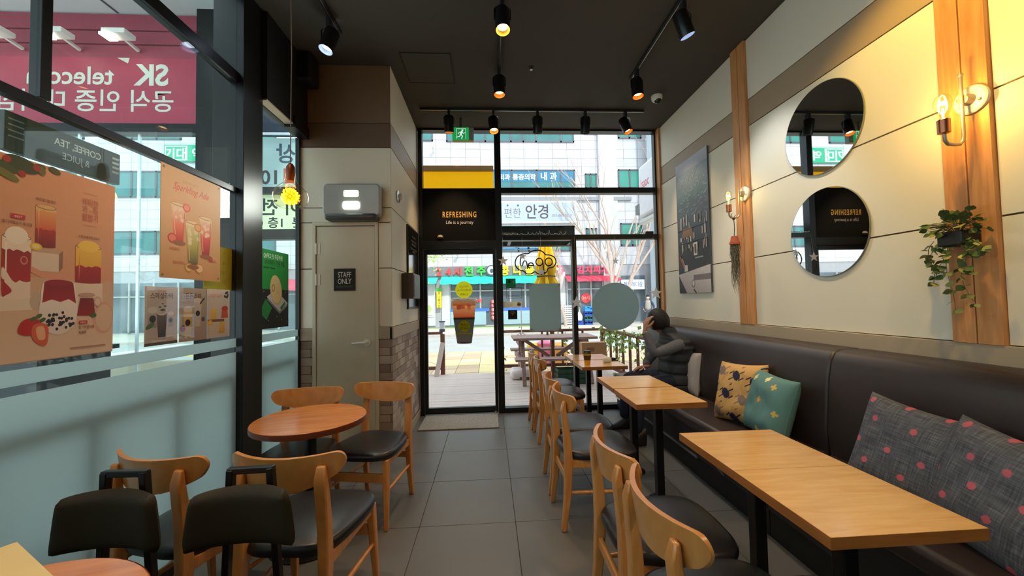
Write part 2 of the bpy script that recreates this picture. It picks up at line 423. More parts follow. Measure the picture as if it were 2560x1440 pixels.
hd.build('door_handle', M_WHITE, lf, smooth=40)

# left glazing: pillar, beam, transom, panes
w1 = struct('window_1')
MB().box(-1.86, -1.655, 2.695, 2.918, 0, ZC).build('pillar', M_BLACK, w1, bevel=.003)
MB().box(-1.745, -1.69, YB, YS-.002, 2.925, 3.0).box(-1.70, -1.61, 3.3, YS-.002, 2.90, 3.0).build('beam', mat('bronze_beam', (24, 25, 28), .3, var=.03), w1, bevel=.003)
MB().box(-1.73, -1.69, YB, 2.695, 2.16, 2.198).build('transom', M_BLACK, w1, bevel=.002)
MB().box(-1.735, -1.69, 1.54, 1.577, 2.205, 2.905).build('mullion', M_BLACK, w1, bevel=.002)
MB().box(-1.76, -1.69, -.3, -.21, 2.205, 2.905).build('mullion', M_BLACK, w1, bevel=.002)
MB().box(-1.72, -1.685, 3.53, YS, 0, 2.905).build('jamb', M_BLACK, w1, bevel=.002)
MB().box(-1.77, -1.665, YB, 3.53, 0, .06).build('sill', M_BLACK, w1, bevel=.002)
MB().box(-1.75, -1.625, 2.918, YS-.002, 2.935, ZC).build('black_panel', M_BLACKM, w1); MB().box(-1.70, -1.626, 2.918, YS-.002, 2.925, 2.935).build('lit_underside', mat('lit_underside_tan', (176, 160, 138), .5), w1)  # tan strip paints floor bounce onto the black panel's underside
for y0, y1, z0, z1 in ((YB, 2.695, .06, 2.155), (YB, -.3, 2.205, 2.905), (-.21, 1.54, 2.205, 2.925), (1.577, 2.695, 2.205, 2.925), (YB, 2.695, 3.0, ZC), (2.918, 3.53, .06, 2.93)):
    MB().box(-1.708, -1.70, y0, y1, z0, z1).build('pane', M_GLASSL, w1)
M_FROST = film_mat('frosted_film', (204, 212, 210), .80, 0)
for y0, y1 in ((YB, 2.695), (2.918, 3.53)):
    MB().box(-1.699, -1.697, y0, y1, .06, 1.088).build('frosted_film', M_FROST, w1)
    MB().box(-1.699, -1.697, y0, y1, 1.122, 1.180).build('frosted_stripe', M_FROST, w1)
for y0, y1 in ((YB, 2.66), (2.95, 3.48)):
    t = thing('lobby_handrail', (-1.775, y0, 0), label='grey handrail outside the frosted film, %s the black pillar' % ('left of' if y0 < 0 else 'right of'), cat='handrail', group='handrails behind the frosted film'); L = y1-y0
    MB().box(-.025, .025, 0, L, .895, .955).build('rail', mat('handrail_grey', (66, 66, 64), .5), t, bevel=.01)
    n = max(1, int(L/.42))
    for k in range(n+1): q = L*k/n; MB().box(-.02, .02, q-.025, q+.025, 0, .895).build('post', mat('handrail_grey', (66, 66, 64)), t)
# entrance glazing and door
w2 = struct('window_2', (0, YW, 0))
def fr(x0, x1, z0, z1, y0=-.05, y1=.06, n='frame', m=M_BLACK): return MB().box(x0, x1, y0, y1, z0, z1).build(n, m, w2, bevel=.002)
fr(XC+.012, -.815, 0, ZC, n='jamb'); fr(.098, .178, 0, ZC, n='mullion'); fr(2.205, XR-.036, 0, ZC, n='jamb', y0=-.02)
fr(-.815, .098, 3.582, ZC, n='head'); fr(.178, 2.205, 3.582, ZC, n='head')
fr(.178, 2.205, 2.772, 2.842, n='transom'); fr(.178, 2.205, 2.168, 2.232, n='transom')
fr(1.072, 1.128, .06, 2.168, n='mullion'); fr(.178, 2.205, 0, .06, n='sill')
fr(-.815, .098, 2.165, 2.842, -.03, .03, 'header_panel', mat('header_black', (6, 6, 6), .7, var=0, spec=.2)); fr(-.815, .098, 2.062, 2.165, n='door_head')
for x0, x1, z0, z1 in ((-.815, .098, 2.842, 3.582), (.178, 2.205, 2.842, 3.582), (.178, 2.205, 2.232, 2.772), (.178, 1.072, .06, 2.168), (1.128, 2.205, .06, 2.168)):
    MB().box(x0, x1, 0, .008, z0, z1).build('pane', M_GLASS, w2)
d1 = struct('door_1', (0, YW, 0))
f = MB().box(-.812, -.772, -.03, .02, .012, 2.058).box(.058, .096, -.03, .02, .012, 2.058).box(-.772, .058, -.03, .02, .012, .085).box(-.772, .058, -.03, .02, 2.0, 2.058)
f.build('door_frame', M_BLACK, d1, bevel=.002); MB().box(-.772, .058, -.006, .002, .085, 2.0).build('door_pane', M_GLASS, d1)
MB().cyl((.06, -.06, .03), (.06, -.06, .0), .02, n=10).cyl((.06, -.06, .03), (.06, -.01, .03), .008, n=8).build('door_stop', M_STEEL, d1, smooth=40)

# ------------------------------------------------------------------ furniture
def loft(b, pts, wy, dx):
    """rectangular sections along a path; wy width in y, dx width in x"""
    o = len(b.v)
    for (x, y, z), a, c in zip(pts, wy, dx):
        b.v += [(x-c/2, y-a/2, z), (x+c/2, y-a/2, z), (x+c/2, y+a/2, z), (x-c/2, y+a/2, z)]
    for i in range(len(pts)-1):
        for k in range(4): b.f.append((o+i*4+k, o+i*4+(k+1) % 4, o+i*4+4+(k+1) % 4, o+i*4+4+k))
    b.f += [(o+3, o+2, o+1, o), tuple(o+(len(pts)-1)*4+k for k in range(4))]
    return b
def seat_mesh(x0, x1, wr_, wf, z0, z1, dome=.014):
    """upholstered pad, rounded trapezoid"""
    n = 40; out = []
    for k in range(n):
        a = 2*PI*k/n; c, s = math.cos(a), math.sin(a)
        ex = .45; px = math.copysign(abs(c)**ex, c); py = math.copysign(abs(s)**ex, s)
        t = (px+1)/2; wd = wr_+(wf-wr_)*t; bul = 1+.05*(1-abs(px))
        out.append((x0+(x1-x0)*t+.02*(1-py*py)*(1 if px > 0 else -.5), py*wd/2*bul))
    cx = (x0+x1)/2; b = MB()
    rings = [(.90, z0), (.985, z0+.004), (1.0, z0+.018), (1.0, z1-.02), (.975, z1-.006), (.92, z1), (.7, z1+dome*.6), (.4, z1+dome*.9), (.12, z1+dome)]
    for s, z in rings: b.v += [(cx+(x-cx)*s, y*s, z) for x, y in out]
    for i in range(len(rings)-1):
        for k in range(n): b.f.append((i*n+k, i*n+(k+1) % n, (i+1)*n+(k+1) % n, (i+1)*n+k))
    b.f.append(tuple(range(n))[::-1]); b.f.append(tuple((len(rings)-1)*n+k for k in range(n)))
    return b
def back_panel():
    b = MB(); nu, nv = 28, 8; th = .018
    def surf(side):
        def fn(u, v):
            U = math.sin(PI/2*(2*u-1)); a = abs(U)
            top = .815-.006*(1-U*U); bot = .672+.072*a**2.4
            if a > .84: q = math.sqrt(max(0, 1-((a-.84)/.16)**2)); c = .777; top = c+(top-c)*q; bot = c+(bot-c)*q
            z = bot+(top-bot)*v
            x = -.040+.085*U*U-.02*(z-.74)/.07*.5
            e = min(1, (1-a)*14)*min(1, v*5, (1-v)*5) if side else 0
            return (x+side*th*(.5+.5*min(1, (1-a)*10)), U*.232, z)
        return fn
    nu = 36
    b.grid(surf(0), nu, nv); o = len(b.v); b.grid(surf(1), nu, nv); W = nu+1
    def rim(idx):
        for i, j in zip(idx, idx[1:]): b.f.append((i, j, j+o, i+o))
    rim(list(range(W))); rim([nv*W+i for i in range(W)]); rim([j*W for j in range(nv+1)]); rim([j*W+nu for j in range(nv+1)])
    return b
def make_chair():
    t = thing('dining_chair')
    seat_mesh(-.005, .44, .37, .465, .418, .466).build('seat', M_LEATH, t, smooth=50)
    back_panel().build('backrest', M_CHAIR, t, smooth=60, bevel=.004)
    for s in (-1, 1):
        b = loft(MB(), [(-.035, s*.172, 0), (-.008, s*.17, .2), (.004, s*.168, .4), (.0, s*.166, .54), (-.012, s*.163, .66), (-.019, s*.161, .72), (-.013, s*.160, .772)],
            [.03, .036, .042, .045, .047, .046, .034], [.03, .042, .05, .044, .036, .032, .016])
        b.build('rear_leg', M_CHAIR, t, smooth=50, bevel=.006)
        b = loft(MB(), [(.425, s*.205, 0), (.405, s*.197, .22), (.392, s*.19, .42)], [.026, .034, .038], [.026, .034, .04]); b.build('front_leg', M_CHAIR, t, smooth=50, bevel=.006)
        MB().bar((.0, s*.17, .395), (.39, s*.188, .395), .02, .045).build('apron', M_CHAIR, t, bevel=.003)
        MB().tube([(.0, s*.171, .225), (.2, s*.185, .225), (.40, s*.197, .225)], [.009, .012, .009], 10).build('stretcher', M_CHAIR, t, smooth=50)
    MB().bar((.396, -.19, .30), (.396, .19, .30), .02, .055).build('front_rail', M_CHAIR, t, bevel=.003)
    MB().bar((0, -.168, .30), (0, .168, .30), .02, .045).build('rear_rail', M_CHAIR, t, bevel=.003)
    return t
proto = make_chair(); first = [True]
def place_chair(x, y, deg, label, group):
    o = proto if first[0] else copy_tree(proto); first[0] = False
    o.location = (x, y, 0); o.rotation_euler = (0, 0, R(deg)); return tag(o, label, 'chair', group)
G1 = 'wooden chairs along the oblong tables'; G2 = 'wooden chairs around the round table'
place_chair(.478, 1.142, 0, 'beech chair with black seat closest to the camera on the bench side', G1)
place_chair(.482, 1.59, 0, 'beech chair with black seat, second from the camera on the bench side', G1)
place_chair(.455, 2.522, 2, 'beech chair with black seat at the near half of the middle oblong table', G1)
place_chair(.455, 2.965, -1, 'beech chair with black seat at the far half of the middle oblong table', G1)
place_chair(.495, 3.955, 1, 'beech chair at the near half of the table with the yellow cup', G1)
place_chair(.480, 4.37, 0, 'beech chair next to the entrance glass, last in its row', G1)
place_chair(-.765, 2.91, -102, 'beech chair standing in front of the brick corner by the round table', G2)
place_chair(-1.262, 2.80, -83, 'beech chair between the round table and the staff door', G2)
place_chair(-.815, 1.575, 85, 'beech chair at the round table seen from behind, on the aisle side', G2)
place_chair(-1.345, 1.625, 74, 'beech chair at the round table seen from behind, beside the frosted glass', G2)

def make_table():
    t = thing('cafe_table')
    MB().box(-.24, .24, -.2175, .2175, .685, .72).build('tabletop', M_OAK, t, bevel=.0015)
    b = MB().box(-.2412, -.2395, -.2175, .2175, .6855, .7195).box(.2395, .2412, -.2175, .2175, .6855, .7195).box(-.24, .24, -.2187, -.217, .6855, .7195).box(-.24, .24, .217, .2187, .6855, .7195)
    b.build('edge_band', M_OAKE, t)
    MB().box(-.026, .026, -.026, .026, .02, .675).build('post', M_BLACK, t, bevel=.004)
    MB().box(-.14, .14, -.14, .14, .672, .685).build('top_plate', M_BLACK, t)
    MB().lathe([(.08, 0), (.08, .008), (.07, .014), (.045, .018), (.03, .03)], 28).build('base', M_BLACK, t, smooth=40)
    return t
pt = make_table(); TX = 1.176
for i, (y, lab) in enumerate(((1.2465, 'oblong oak table top closest to the camera, near the pink-dotted cushions'), (1.6720, 'oak table pushed behind the closest one, in front of the teal cushion'),
        (2.64, 'oak table with bare top, near half of the middle pair'), (3.10, 'oak table with bare top, far half of the middle pair'), (4.04, 'oak table carrying the yellow paper cup beside the seated man'), (4.5, 'oak table standing against the entrance glass'))):
    o = pt if i == 0 else copy_tree(pt)
    o.location = (TX-(.007, .007, .02, .02, .026, .026)[i], y, 0); tag(o, lab, 'table', 'oblong cafe tables in front of the bench')
    sc = {2: 1.02, 3: 1.02}.get(i, 1)
    o.scale = (.985 if i < 2 else .97, .975 if i < 2 else sc, 1)
def round_table(x, y, r, lab):
    t = thing('round_table', (x, y, 0), R(15), lab, 'table', 'round veneer tables by the frosted glass')
    MB().lathe([(r-.004, .685), (r, .689), (r, .716), (r-.004, .72)], 64).build('tabletop', M_ROUND, t, smooth=40)
    MB().lathe([(r+.0005, .687), (r+.001, .69), (r+.001, .715), (r+.0005, .718)], 64, close=False).build('edge_band', mat('round_edge', (120, 58, 30), .35, var=.1), t, smooth=40)
    MB().cyl((0, 0, .02), (0, 0, .68), .032).build('post', M_BLACK, t, smooth=40)
    MB().lathe([(.22, 0), (.22, .008), (.2, .014), (.07, .022), (.034, .034)], 32).build('base', M_BLACK, t, smooth=40)
    return t
round_table(-1.078, 2.40, .3125, 'round reddish wood table with four wooden chairs around it')
round_table(-1.078, .82, .3125, 'round wood table with a cream menu box, cut off at the bottom')

def black_chair(x, y, deg, lab):
    t = thing('upholstered_chair', (x, y, 0), R(deg), lab, 'chair', 'black chairs with a loop handle')   # faces +x
    b = MB()
    def pad(u, v):
        U = 2*u-1; V = 2*v-1
        return U, V
    nu, nv = 24, 14; o = 0
    for side in (0, 1):
        def fn(u, v, side=side):
            U = 2*u-1; V = 2*v-1
            hw = .168-.012*V; e = max(abs(U)**7, abs(V)**6); rr = 1-.03*(abs(U)**6)*(abs(V)**6)*3
            z = .685+V*.094*(1-.0*U)+.007*(1-U*U)*(V > 0)*V-.004*(abs(U)**4)*V
            th = .034*(1-e)**.5
            return (.045*U*U+(th if side else -th*.6), U*hw*rr, z)
        b.grid(fn, nu, nv)
    b.build('backrest', M_OLIVE, t, smooth=60)
    h = MB().tube([(-.03, -.105, .0), (-.022, -.1, .45), (-.016, -.09, .66), (-.014, -.08, .825), (-.014, .08, .825), (-.016, .09, .66), (-.022, .1, .45), (-.03, .105, 0)], .0135, 8)
    h = MB()
    for s in (-1, 1): h.bar((-.045, s*.11, 0), (-.02, s*.064, .832), .022, .028, up=(1, 0, 0))
    h.bar((-.02, -.075, .826), (-.02, .075, .826), .022, .022)
    h.build('back_frame', M_BLACK, t, bevel=.003)
    seat_mesh(-.005, .41, .37, .42, .41, .455).build('seat', M_OLIVE, t, smooth=50)
    for s in (-1, 1):
        MB().bar((.40, s*.19, 0), (.36, s*.17, .412), .024, .024, up=(1, 0, 0)).build('front_leg', M_BLACK, t, bevel=.003)
        MB().bar((-.03, s*.095, .39), (.37, s*.17, .39), .022, .03).build('seat_rail', M_BLACK, t)
M_OLIVE = mat('dark_olive_leatherette', (46, 39, 26), .55, var=.15, scale=5, bump=.05, bscale=120, spec=.25)
black_chair(-1.258, 1.40, -92, 'dark olive upholstered chair with handle, next to the frosted glass')
black_chair(-.832, 1.385, -88, 'dark olive upholstered chair with handle, second from the frosted glass')

# bench along the right wall
for i, (y0, y1, lab) in enumerate(((2.19, 4.86, 'long dark leatherette bench unit the man sits on'), (-.48, 2.19, 'long dark leatherette bench unit behind the two joined near tables'))):
    t = thing('upholstered_bench', (0, y0, 0), label=lab, cat='bench', group='wall bench units'); L = y1-y0-.006
    MB().box(1.59, 2.22, 0, L, .16, .36).build('base', mat('bench_base', (34, 32, 34), .4, var=.03), t, bevel=.003)
    MB().box(1.605, 2.2, 0, L, 0, .15).build('plinth', M_BLACKM, t)
    if i == 0: MB().box(1.586, 1.60, .75, L, .145, .165).build('kick_strip', M_STEEL, t)
    b = MB().box(1.565, 2.05, 0, L, .355, .458); b.build('seat_cushion', M_BENCH, t, bevel=.028, smooth=50)
    b = MB(); prof = [(1.985, .44), (1.975, .6), (2.0, .9), (2.02, 1.0), (2.045, 1.048), (2.085, 1.066), (2.225, 1.07), (2.225, .44)]
    n = len(prof); b.v = [(x, 0, z) for x, z in prof]+[(x, L, z) for x, z in prof]
    b.f = [tuple(range(n)), tuple(range(n, 2*n))[::-1]]+[(k, (k+1) % n, (k+1) % n+n, k+n) for k in range(n)]
    b.build('back_cushion', M_BENCH, t, bevel=.012, smooth=50)
    if i == 0: MB().tube([(1.586, .55, .33), (1.565, .52, .30), (1.562, .50, .25), (1.575, .45, .2), (1.586, .40, .17)], .007, 6).build('pull_strap', mat('grey_strap', (110, 110, 108), .5), t, smooth=60)

def pillow(name, w_, h, th, colfn, mtx, label, N=84, rough=.85):
    b = Print(0); vs = []; fs = []; cs = []
    for side in (1, -1):
        o = len(vs)
        for j in range(N+1):
            for i in range(N+1):
                u, v = 2*i/N-1, 2*j/N-1
                x = w_/2*u*(1-.07*(1-v*v)); y = h/2*v*(1-.07*(1-u*u))
                e = ((1-u**4)*(1-v**4)); z = th/2*e**.55
                nz = mnoise.noise(Vector((x*9, y*9, side*3+w_*50)))*.012*e+mnoise.noise(Vector((x*25, y*14, side)))*.004*e
                vs.append((x, y, side*(z+nz) if e > 0 else 0)); cs.append(rgb(*colfn(x/(w_/2), y/(h/2), side)))
        for j in range(N):
            for i in range(N):
                a = o+j*(N+1)+i; q = (a, a+1, a+N+2, a+N+1); fs.append(q if side > 0 else q[::-1])
    me = bpy.data.meshes.new(name); me.from_pydata(vs, [], fs); me.shade_smooth()
    ca = me.color_attributes.new('Col', 'FLOAT_COLOR', 'POINT'); ca.data.foreach_set('color', [x for c in cs for x in c])
    me.materials.append(M_CLOTH); o = obj(name, me); o.matrix_world = mtx
    return tag(o, label, 'cushion', 'cushions on the bench')
M_CLOTH = print_mat('cushion_cloth', .9)
def cm(c, yaw, tilt, roll=0):
    """pillow facing -x, leaning back by tilt"""
    return Matrix.Translation(c) @ Matrix.Rotation(R(yaw), 4, 'Z') @ basis((0, -1, 0), (-1, 0, 0)) @ Matrix.Rotation(R(-tilt), 4, 'X') @ Matrix.Rotation(R(roll), 4, 'Z')
def hound(u, v, s):
    x, y = u*.5+.5, v*.5+.5; P = .36
    k = math.floor((y+x*.2)/P*1.05); gx = ((x+.18*k) % P)/P-.5; gy = (((y+x*.2)/P*1.05) % 1)-.5
    dark = (38, 34, 62) if (k+int((x+.18*k)/P)) % 3 else (128, 108, 98)
    if abs(gx)*.9+abs(gy) < .30 and abs(gx) < .24 and abs(gy) < .24: return dark
    for d in (-.17, .0, .17):
        if abs(gy-gx*.75-d*1.9) < .035 and .18 < abs(gx) < .44: return dark
    return (206, 160, 96) if mnoise.noise(Vector((u*3, v*3, 0))) > -.2 else (194, 148, 88)
pluses = [(-.55, .72, (226, 208, 130)), (-.05, .1, (230, 150, 40)), (.45, .62, (214, 176, 84)), (.72, -.12, (206, 176, 84)), (-.80, -.62, (216, 210, 140)), (.1, -.78, (206, 196, 110)), (.62, -.85, (214, 196, 110)), (.0, .78, (232, 222, 160)), (-.8, .15, (200, 190, 110))]
def plus(u, v, s):
    for x, y, c in pluses:
        a, b = abs(u-x), abs(v-y)
        if (a < .10 and b < .036) or (a < .036 and b < .10): return c
    return (92, 132, 128)
def dots(seed):
    r = random.Random(seed); P = [(-.78+.64*i+r.uniform(-.08, .08)+(.32 if j % 2 else 0), -.8+.42*j+r.uniform(-.06, .06)) for i in range(3) for j in range(5)]
    def f(u, v, s):
        for x, y in P:
            if (u-x)**2+(v-y)**2 < .0036: return (214, 104, 112)
        n = mnoise.noise(Vector((u*75, v*3, seed)))+mnoise.noise(Vector((u*3, v*75, seed+3))); k = 98+n*32
        return (k, k, k+5)
    return f
pillow('cushion', .32, .42, .13, lambda u, v, s: (176, 164, 158), cm((1.955, 3.70, .66), 6, 8), 'pale grey cushion tucked behind the seated man', N=30)
pillow('cushion', .40, .45, .16, hound, cm((1.865, 2.80, .675), 14, 17, 4), 'tan cushion with a dark houndstooth print', N=130)
pillow('cushion', .43, .43, .16, plus, cm((1.86, 2.49, .66), -6, 16, -2), 'teal cushion printed with yellow and orange crosses', N=130)
pillow('cushion', .42, .46, .16, dots(3), cm((1.85, 1.635, .665), 8, 17, -7), 'charcoal cushion with pink dots beside the wall seam, farther of two', N=150)
pillow('cushion', .46, .46, .16, dots(8), cm((1.82, 1.28, .65), -4, 18, -8), 'charcoal cushion with pink dots, cut off by the picture edge', N=150)

# ------------------------------------------------------------------ lamps on tracks
M_WARM = mat('warm_lamp', (255, 190, 110), emit=12, ecol=(255, 200, 130), var=0)
M_COOL = mat('cool_lamp', (225, 235, 255), emit=10, ecol=(226, 236, 255), var=0)
M_WREF = mat('lamp_reflector_gold', (235, 160, 70), .3, metal=.8, var=0)
M_CREF = mat('lamp_reflector_white', (190, 205, 235), .3, metal=.6, var=0)
M_OFF = mat('unlit_lamp', (60, 60, 60), .2, var=0)
def track(p, q, lab):
    t = thing('lamp_track', p, label=lab, cat='track rail', group='ceiling lamp tracks'); d = Vector(q)-Vector(p)
    MB().bar((0, 0, -.012), (d.x, d.y, -.012), .034, .024).build('rail', M_BLACKM, t, bevel=.002)
    MB().bar((0, 0, -.026), (d.x, d.y, -.026), .006, .004).build('rail_slot', M_STEEL, t)
track((-.74, 4.34, ZC), (1.85, 4.34, ZC), 'black lamp track parallel to the entrance glass with five spotlights')
track((.135, 3.66, ZC), (.135, -.4, ZC), 'black lamp track running down the middle of the ceiling')
track((1.455, 3.69, ZC), (1.455, -.4, ZC), 'black lamp track on the ceiling closer to the mirror wall')
track((-1.17, 3.12, ZC), (-1.17, -.4, ZC), 'black lamp track on the ceiling close to the glass side')
def spot(x, y, aim, kind, lab, energy=0, size=70, col=(1, .70, .40)):
    d = Vector(aim).normalized()
    t = thing('track_spotlight', (x, y, ZC-.024), label=lab, cat='spotlight', group='black spotlights on the ceiling tracks')
    MB().box(-.014, .014, -.03, .03, -.065, 0).build('adapter', M_BLACKM, t, bevel=.002)
    c = Vector((0, 0, -.165)); q = d.to_track_quat('-Z', 'Y').to_matrix().to_4x4(); q.translation = c
    b = MB().tube([(-.058, 0, -.165), (-.058, 0, -.085), (-.045, 0, -.068), (.045, 0, -.068), (.058, 0, -.085), (.058, 0, -.165)], .0045, 6); b.build('yoke', M_STEEL if y > 4 else M_BLACK, t, smooth=50)
    prof = [(.02, .10), (.045, .095), (.054, .08), (.054, -.088), (.0505, -.088), (.0505, -.06)]
    lb = MB().lathe(prof, 28, q, close=False).build('lamp_body', M_BLACK, t, smooth=40)
    MB().lathe([(.0505, -.086), (.046, -.062), (.035, -.05)], 28, q, close=False).build('reflector', {'w': M_WREF, 'c': M_CREF, 'o': M_OFF}[kind], lb, smooth=60)
    MB().lathe([(.0001, -.054), (.037, -.055)], 28, q).build('lamp_disc', {'w': M_WARM, 'c': M_COOL, 'o': M_OFF}[kind], lb)
    if energy:
        p = Vector((x, y, ZC-.024))+c+d*.095
        lamp('spot_beam', 'SPOT', p, energy, col if kind == 'w' else (.86, .92, 1), aim=p+d, spot_size=R(size), spot_blend=.7, shadow_soft_size=.035)
spot(-.42, 4.34, (0, .2, -1), 'w', 'spotlight on the entrance track beside the green exit sign', 60)
spot(.086, 4.34, (.05, -.28, -1), 'w', 'lit warm spotlight, second from the exit sign on the entrance track', 30)
spot(.594, 4.34, (0, .25, -1), 'o', 'unlit spotlight in the middle of the entrance track')
spot(1.151, 4.34, (0, .25, -1), 'o', 'unlit spotlight, fourth from the exit sign on the entrance track')
spot(1.627, 4.34, (.32, -.25, -1), 'w', 'lit spotlight at the mirror-wall end of the entrance track', 40)
spot(.131, 3.55, (0, -.1, -1), 'w', 'warm spotlight at the far end of the middle ceiling track', 40)
spot(.131, 2.70, (.02, -.22, -1), 'w', 'bright amber spotlight on the middle ceiling track at the top edge', 60)
spot(-1.19, 2.96, (-.25, -.2, -1), 'c', 'cool white spotlight on the track over the round table', 30)
spot(1.475, 2.70, (.42, .1, -1), 'c', 'cool white spotlight near the mirror wall', 60)
spot(1.456, 3.55, (.05, -.12, -1), 'w', 'warm spotlight at the far end of the track near the mirror wall', 40)
for x, y, k, e, a in ((-1.17, 1.5, 'w', 70, (-.05, .12, -1)), (-1.17, .3, 'w', 40, (-.1, 0, -1)), (1.455, 1.35, 'w', 95, (.62, .42, -.8)), (1.455, .2, 'w', 90, (-.08, .42, -1)), (.135, 1.0, 'w', 40, (0, 0, -1))):
    spot(x, y, a, k, 'spotlight above the picture edge on the %s track' % {-1.17: 'glass-side', 1.455: 'mirror-side', .135: 'middle'}[x]+(' nearer the counter' if y < 1 else ''), e, col=(1, .64, .10) if (x, y) == (1.455, 1.35) else (1, .70, .40))

# pendant over the round table
t = thing('pendant_lamp', (-1.172, 2.35, ZC), label='amber glass pendant lamp hanging by a thin cable over the round table', cat='lamp')
MB().tube([(0, 0, 0), (.006, 0, -.7), (-.002, 0, -1.38)], .0028, 6).build('cable', mat('cable_brown', (120, 100, 80), .6), t)
MB().lathe([(.012, -1.365), (.024, -1.385), (.026, -1.43), (.02, -1.47)], 20).build('cap', mat('pendant_cap_copper', (120, 58, 24), .35, metal=.5), t, smooth=50)
gl = glass_mat('amber_clear_glass', (1, .93, .80))
MB().lathe([(.027, -1.42), (.03, -1.455), (.036, -1.48), (.06, -1.50), (.088, -1.53), (.096, -1.565), (.09, -1.60), (.072, -1.622), (.05, -1.63)], 36, close=False).build('glass_shade', gl, t, smooth=60)
M_AMB = mat('amber_led', (255, 170, 20), emit=9, ecol=(255, 150, 12), var=0)
b = MB(); r2 = random.Random(3)
for k in range(70):
    zz = 1-2*(k+.5)/70; ph = k*2.39996; rr = math.sqrt(1-zz*zz); q = r2.uniform(.75, 1)
    b.sph((.046*q*rr*math.cos(ph), .046*q*rr*math.sin(ph), -1.56+.05*zz*q), .0065, 6, 4)
b.build('led_string', M_AMB, t, smooth=60, kind='stuff')
MB().sph((0, 0, -1.56), .03, 14, 8).build('amber_core', mat('amber_core', (235, 140, 10), emit=1.2, ecol=(255, 130, 5), var=0), t, smooth=60)
lamp('pendant_glow', 'POINT', (-1.172, 2.35, ZC-1.56), 5, (1, .6, .15), shadow_soft_size=.06)

# things on the ceiling
t = thing('exit_sign', (-.305, 4.6, ZC), label='green lit running man exit sign hanging in front of the entrance glass', cat='sign')
MB().box(-.015, .015, -.01, .01, -.12, 0).build('hanger', M_STEEL, t)
MB().box(-.10, .155, -.03, .03, -.275, -.115).build('housing', mat('exit_housing', (170, 172, 166), .4, metal=.4), t, bevel=.004)
MB().box(-.098, .098, -.034, -.03, -.272, -.118).build('lit_face', mat('exit_green', (20, 150, 80), emit=.9, ecol=(20, 150, 75), var=0), t)
p = Print(.0002); W = (235, 255, 240)
p.rect(-.05, .062, -.062, .064, W); p.rect(-.046, .058, -.062, .058, (24, 140, 78))
p.ell(.022, .042, .011, .011, W); p.line([(.015, .026), (.0, -.008)], .02, W); p.line([(.014, .026), (-.018, .016), (-.03, -.002)], .008, W); p.line([(.014, .024), (.032, .004), (.05, .012)], .008, W); p.line([(.0, -.008), (.022, -.028), (.01, -.058)], .010, W); p.line([(.0, -.008), (-.014, -.034), (-.042, -.04)], .010, W)
o = p.build('pictogram', t, mat('exit_white', (220, 255, 230), emit=.9, var=0)); o.matrix_local = Matrix.Translation((0, -.0345, -.195)) @ basis((1, 0, 0), (0, -1, 0))
o.data.materials.clear(); pm = print_mat('lit_print'); o.data.materials.append(pm)
nb = pm.node_tree.nodes; pm.node_tree.links.new(nb['Attribute'].outputs[0], nb['Principled BSDF'].inputs['Emission Color']); nb['Principled BSDF'].inputs['Emission Strength'].default_value = .8
t = thing('security_camera', (1.87, 4.03, ZC), label='white dome camera on the ceiling near the mirror wall', cat='camera')
MB().lathe([(.06, 0), (.06, -.02), (.052, -.045), (.04, -.06)], 24).build('housing', M_WHITE, t, smooth=50); MB().sph((.004, -.012, -.052), .038, 16, 10).build('dome', mat('smoked_dome', (20, 20, 24), .08, var=0), t, smooth=60)
t = thing('fire_sprinkler', (.437, 3.55, ZC), label='small round sprinkler head in the middle of the ceiling', cat='sprinkler')
MB().lathe([(.028, 0), (.026, -.005), (.008, -.007), (.008, -.02)], 18).build('rose', M_BLACKM, t, smooth=40); MB().lathe([(.006, -.018), (.013, -.024), (.013, -.027), (.004, -.03)], 14).build('deflector', mat('sprinkler_white', (240, 240, 235), .3), t, smooth=40)
t = thing('ceiling_speaker', (-1.585, 3.45, ZC), label='black box speaker under the ceiling above the staff door corner', cat='speaker')
MB().box(-.075, .075, -.09, .09, -.26, 0).build('cabinet', M_BLACKM, t, bevel=.02); MB().box(-.06, .06, -.094, -.088, -.24, -.03).build('grille', M_BLACK, t, bevel=.004)

# wall box with lit slots over the staff door
t = thing('wall_light_box', (-1.205, YS, 2.32), label='grey wall box with four glowing slots above the staff door', cat='wall light')
def rbox(b, w_, h, y0, y1, r=.03, zc=0, n=6):
    pts = []
    for cx, cz, a0 in ((w_/2-r, h/2-r, 0), (-w_/2+r, h/2-r, PI/2), (-w_/2+r, -h/2+r, PI), (w_/2-r, -h/2+r, 1.5*PI)):
        for k in range(n+1): a = a0+PI/2*k/n; pts.append((cx+r*math.cos(a), cz+r*math.sin(a)))
    return b.prism(pts, y1-y0, Matrix(((1, 0, 0, 0), (0, 0, 1, y0), (0, 1, 0, zc), (0, 0, 0, 1))))
M_LBOX = mat('grey_box_plastic', (168, 168, 164), .4, metal=.2)
rbox(MB(), .50, .295, -.10, 0, .04).build('housing', M_LBOX, t, bevel=.012, smooth=50)
b = MB(); b.box(-.225, .225, -.135, 0, -.185, -.125); b.build('bottom_tray', mat('dark_tray', (70, 70, 70), .45), t, bevel=.025, smooth=50)
for x in (-.09, .065):
    f = MB(); rbox(f, .128, .058, -.106, -.098, .012, .055); f.build('upper_slot', mat('slot_dim', (215, 220, 205), emit=1.0, ecol=(225, 235, 215), var=0), t)
    f = MB(); rbox(f, .140, .064, -.106, -.098, .012, -.05); f.build('lit_slot', mat('slot_bright', (250, 252, 245), emit=3.2, ecol=(245, 250, 245), var=0), t)
lamp('box_glow', 'AREA', (-1.21, YS-.16, 2.3), 6, (.95, 1, .9), aim=(-1.21, YS-2, 2.35), size=.3)

def facing(c, n, u): return Matrix.Translation(c) @ basis(u, n)
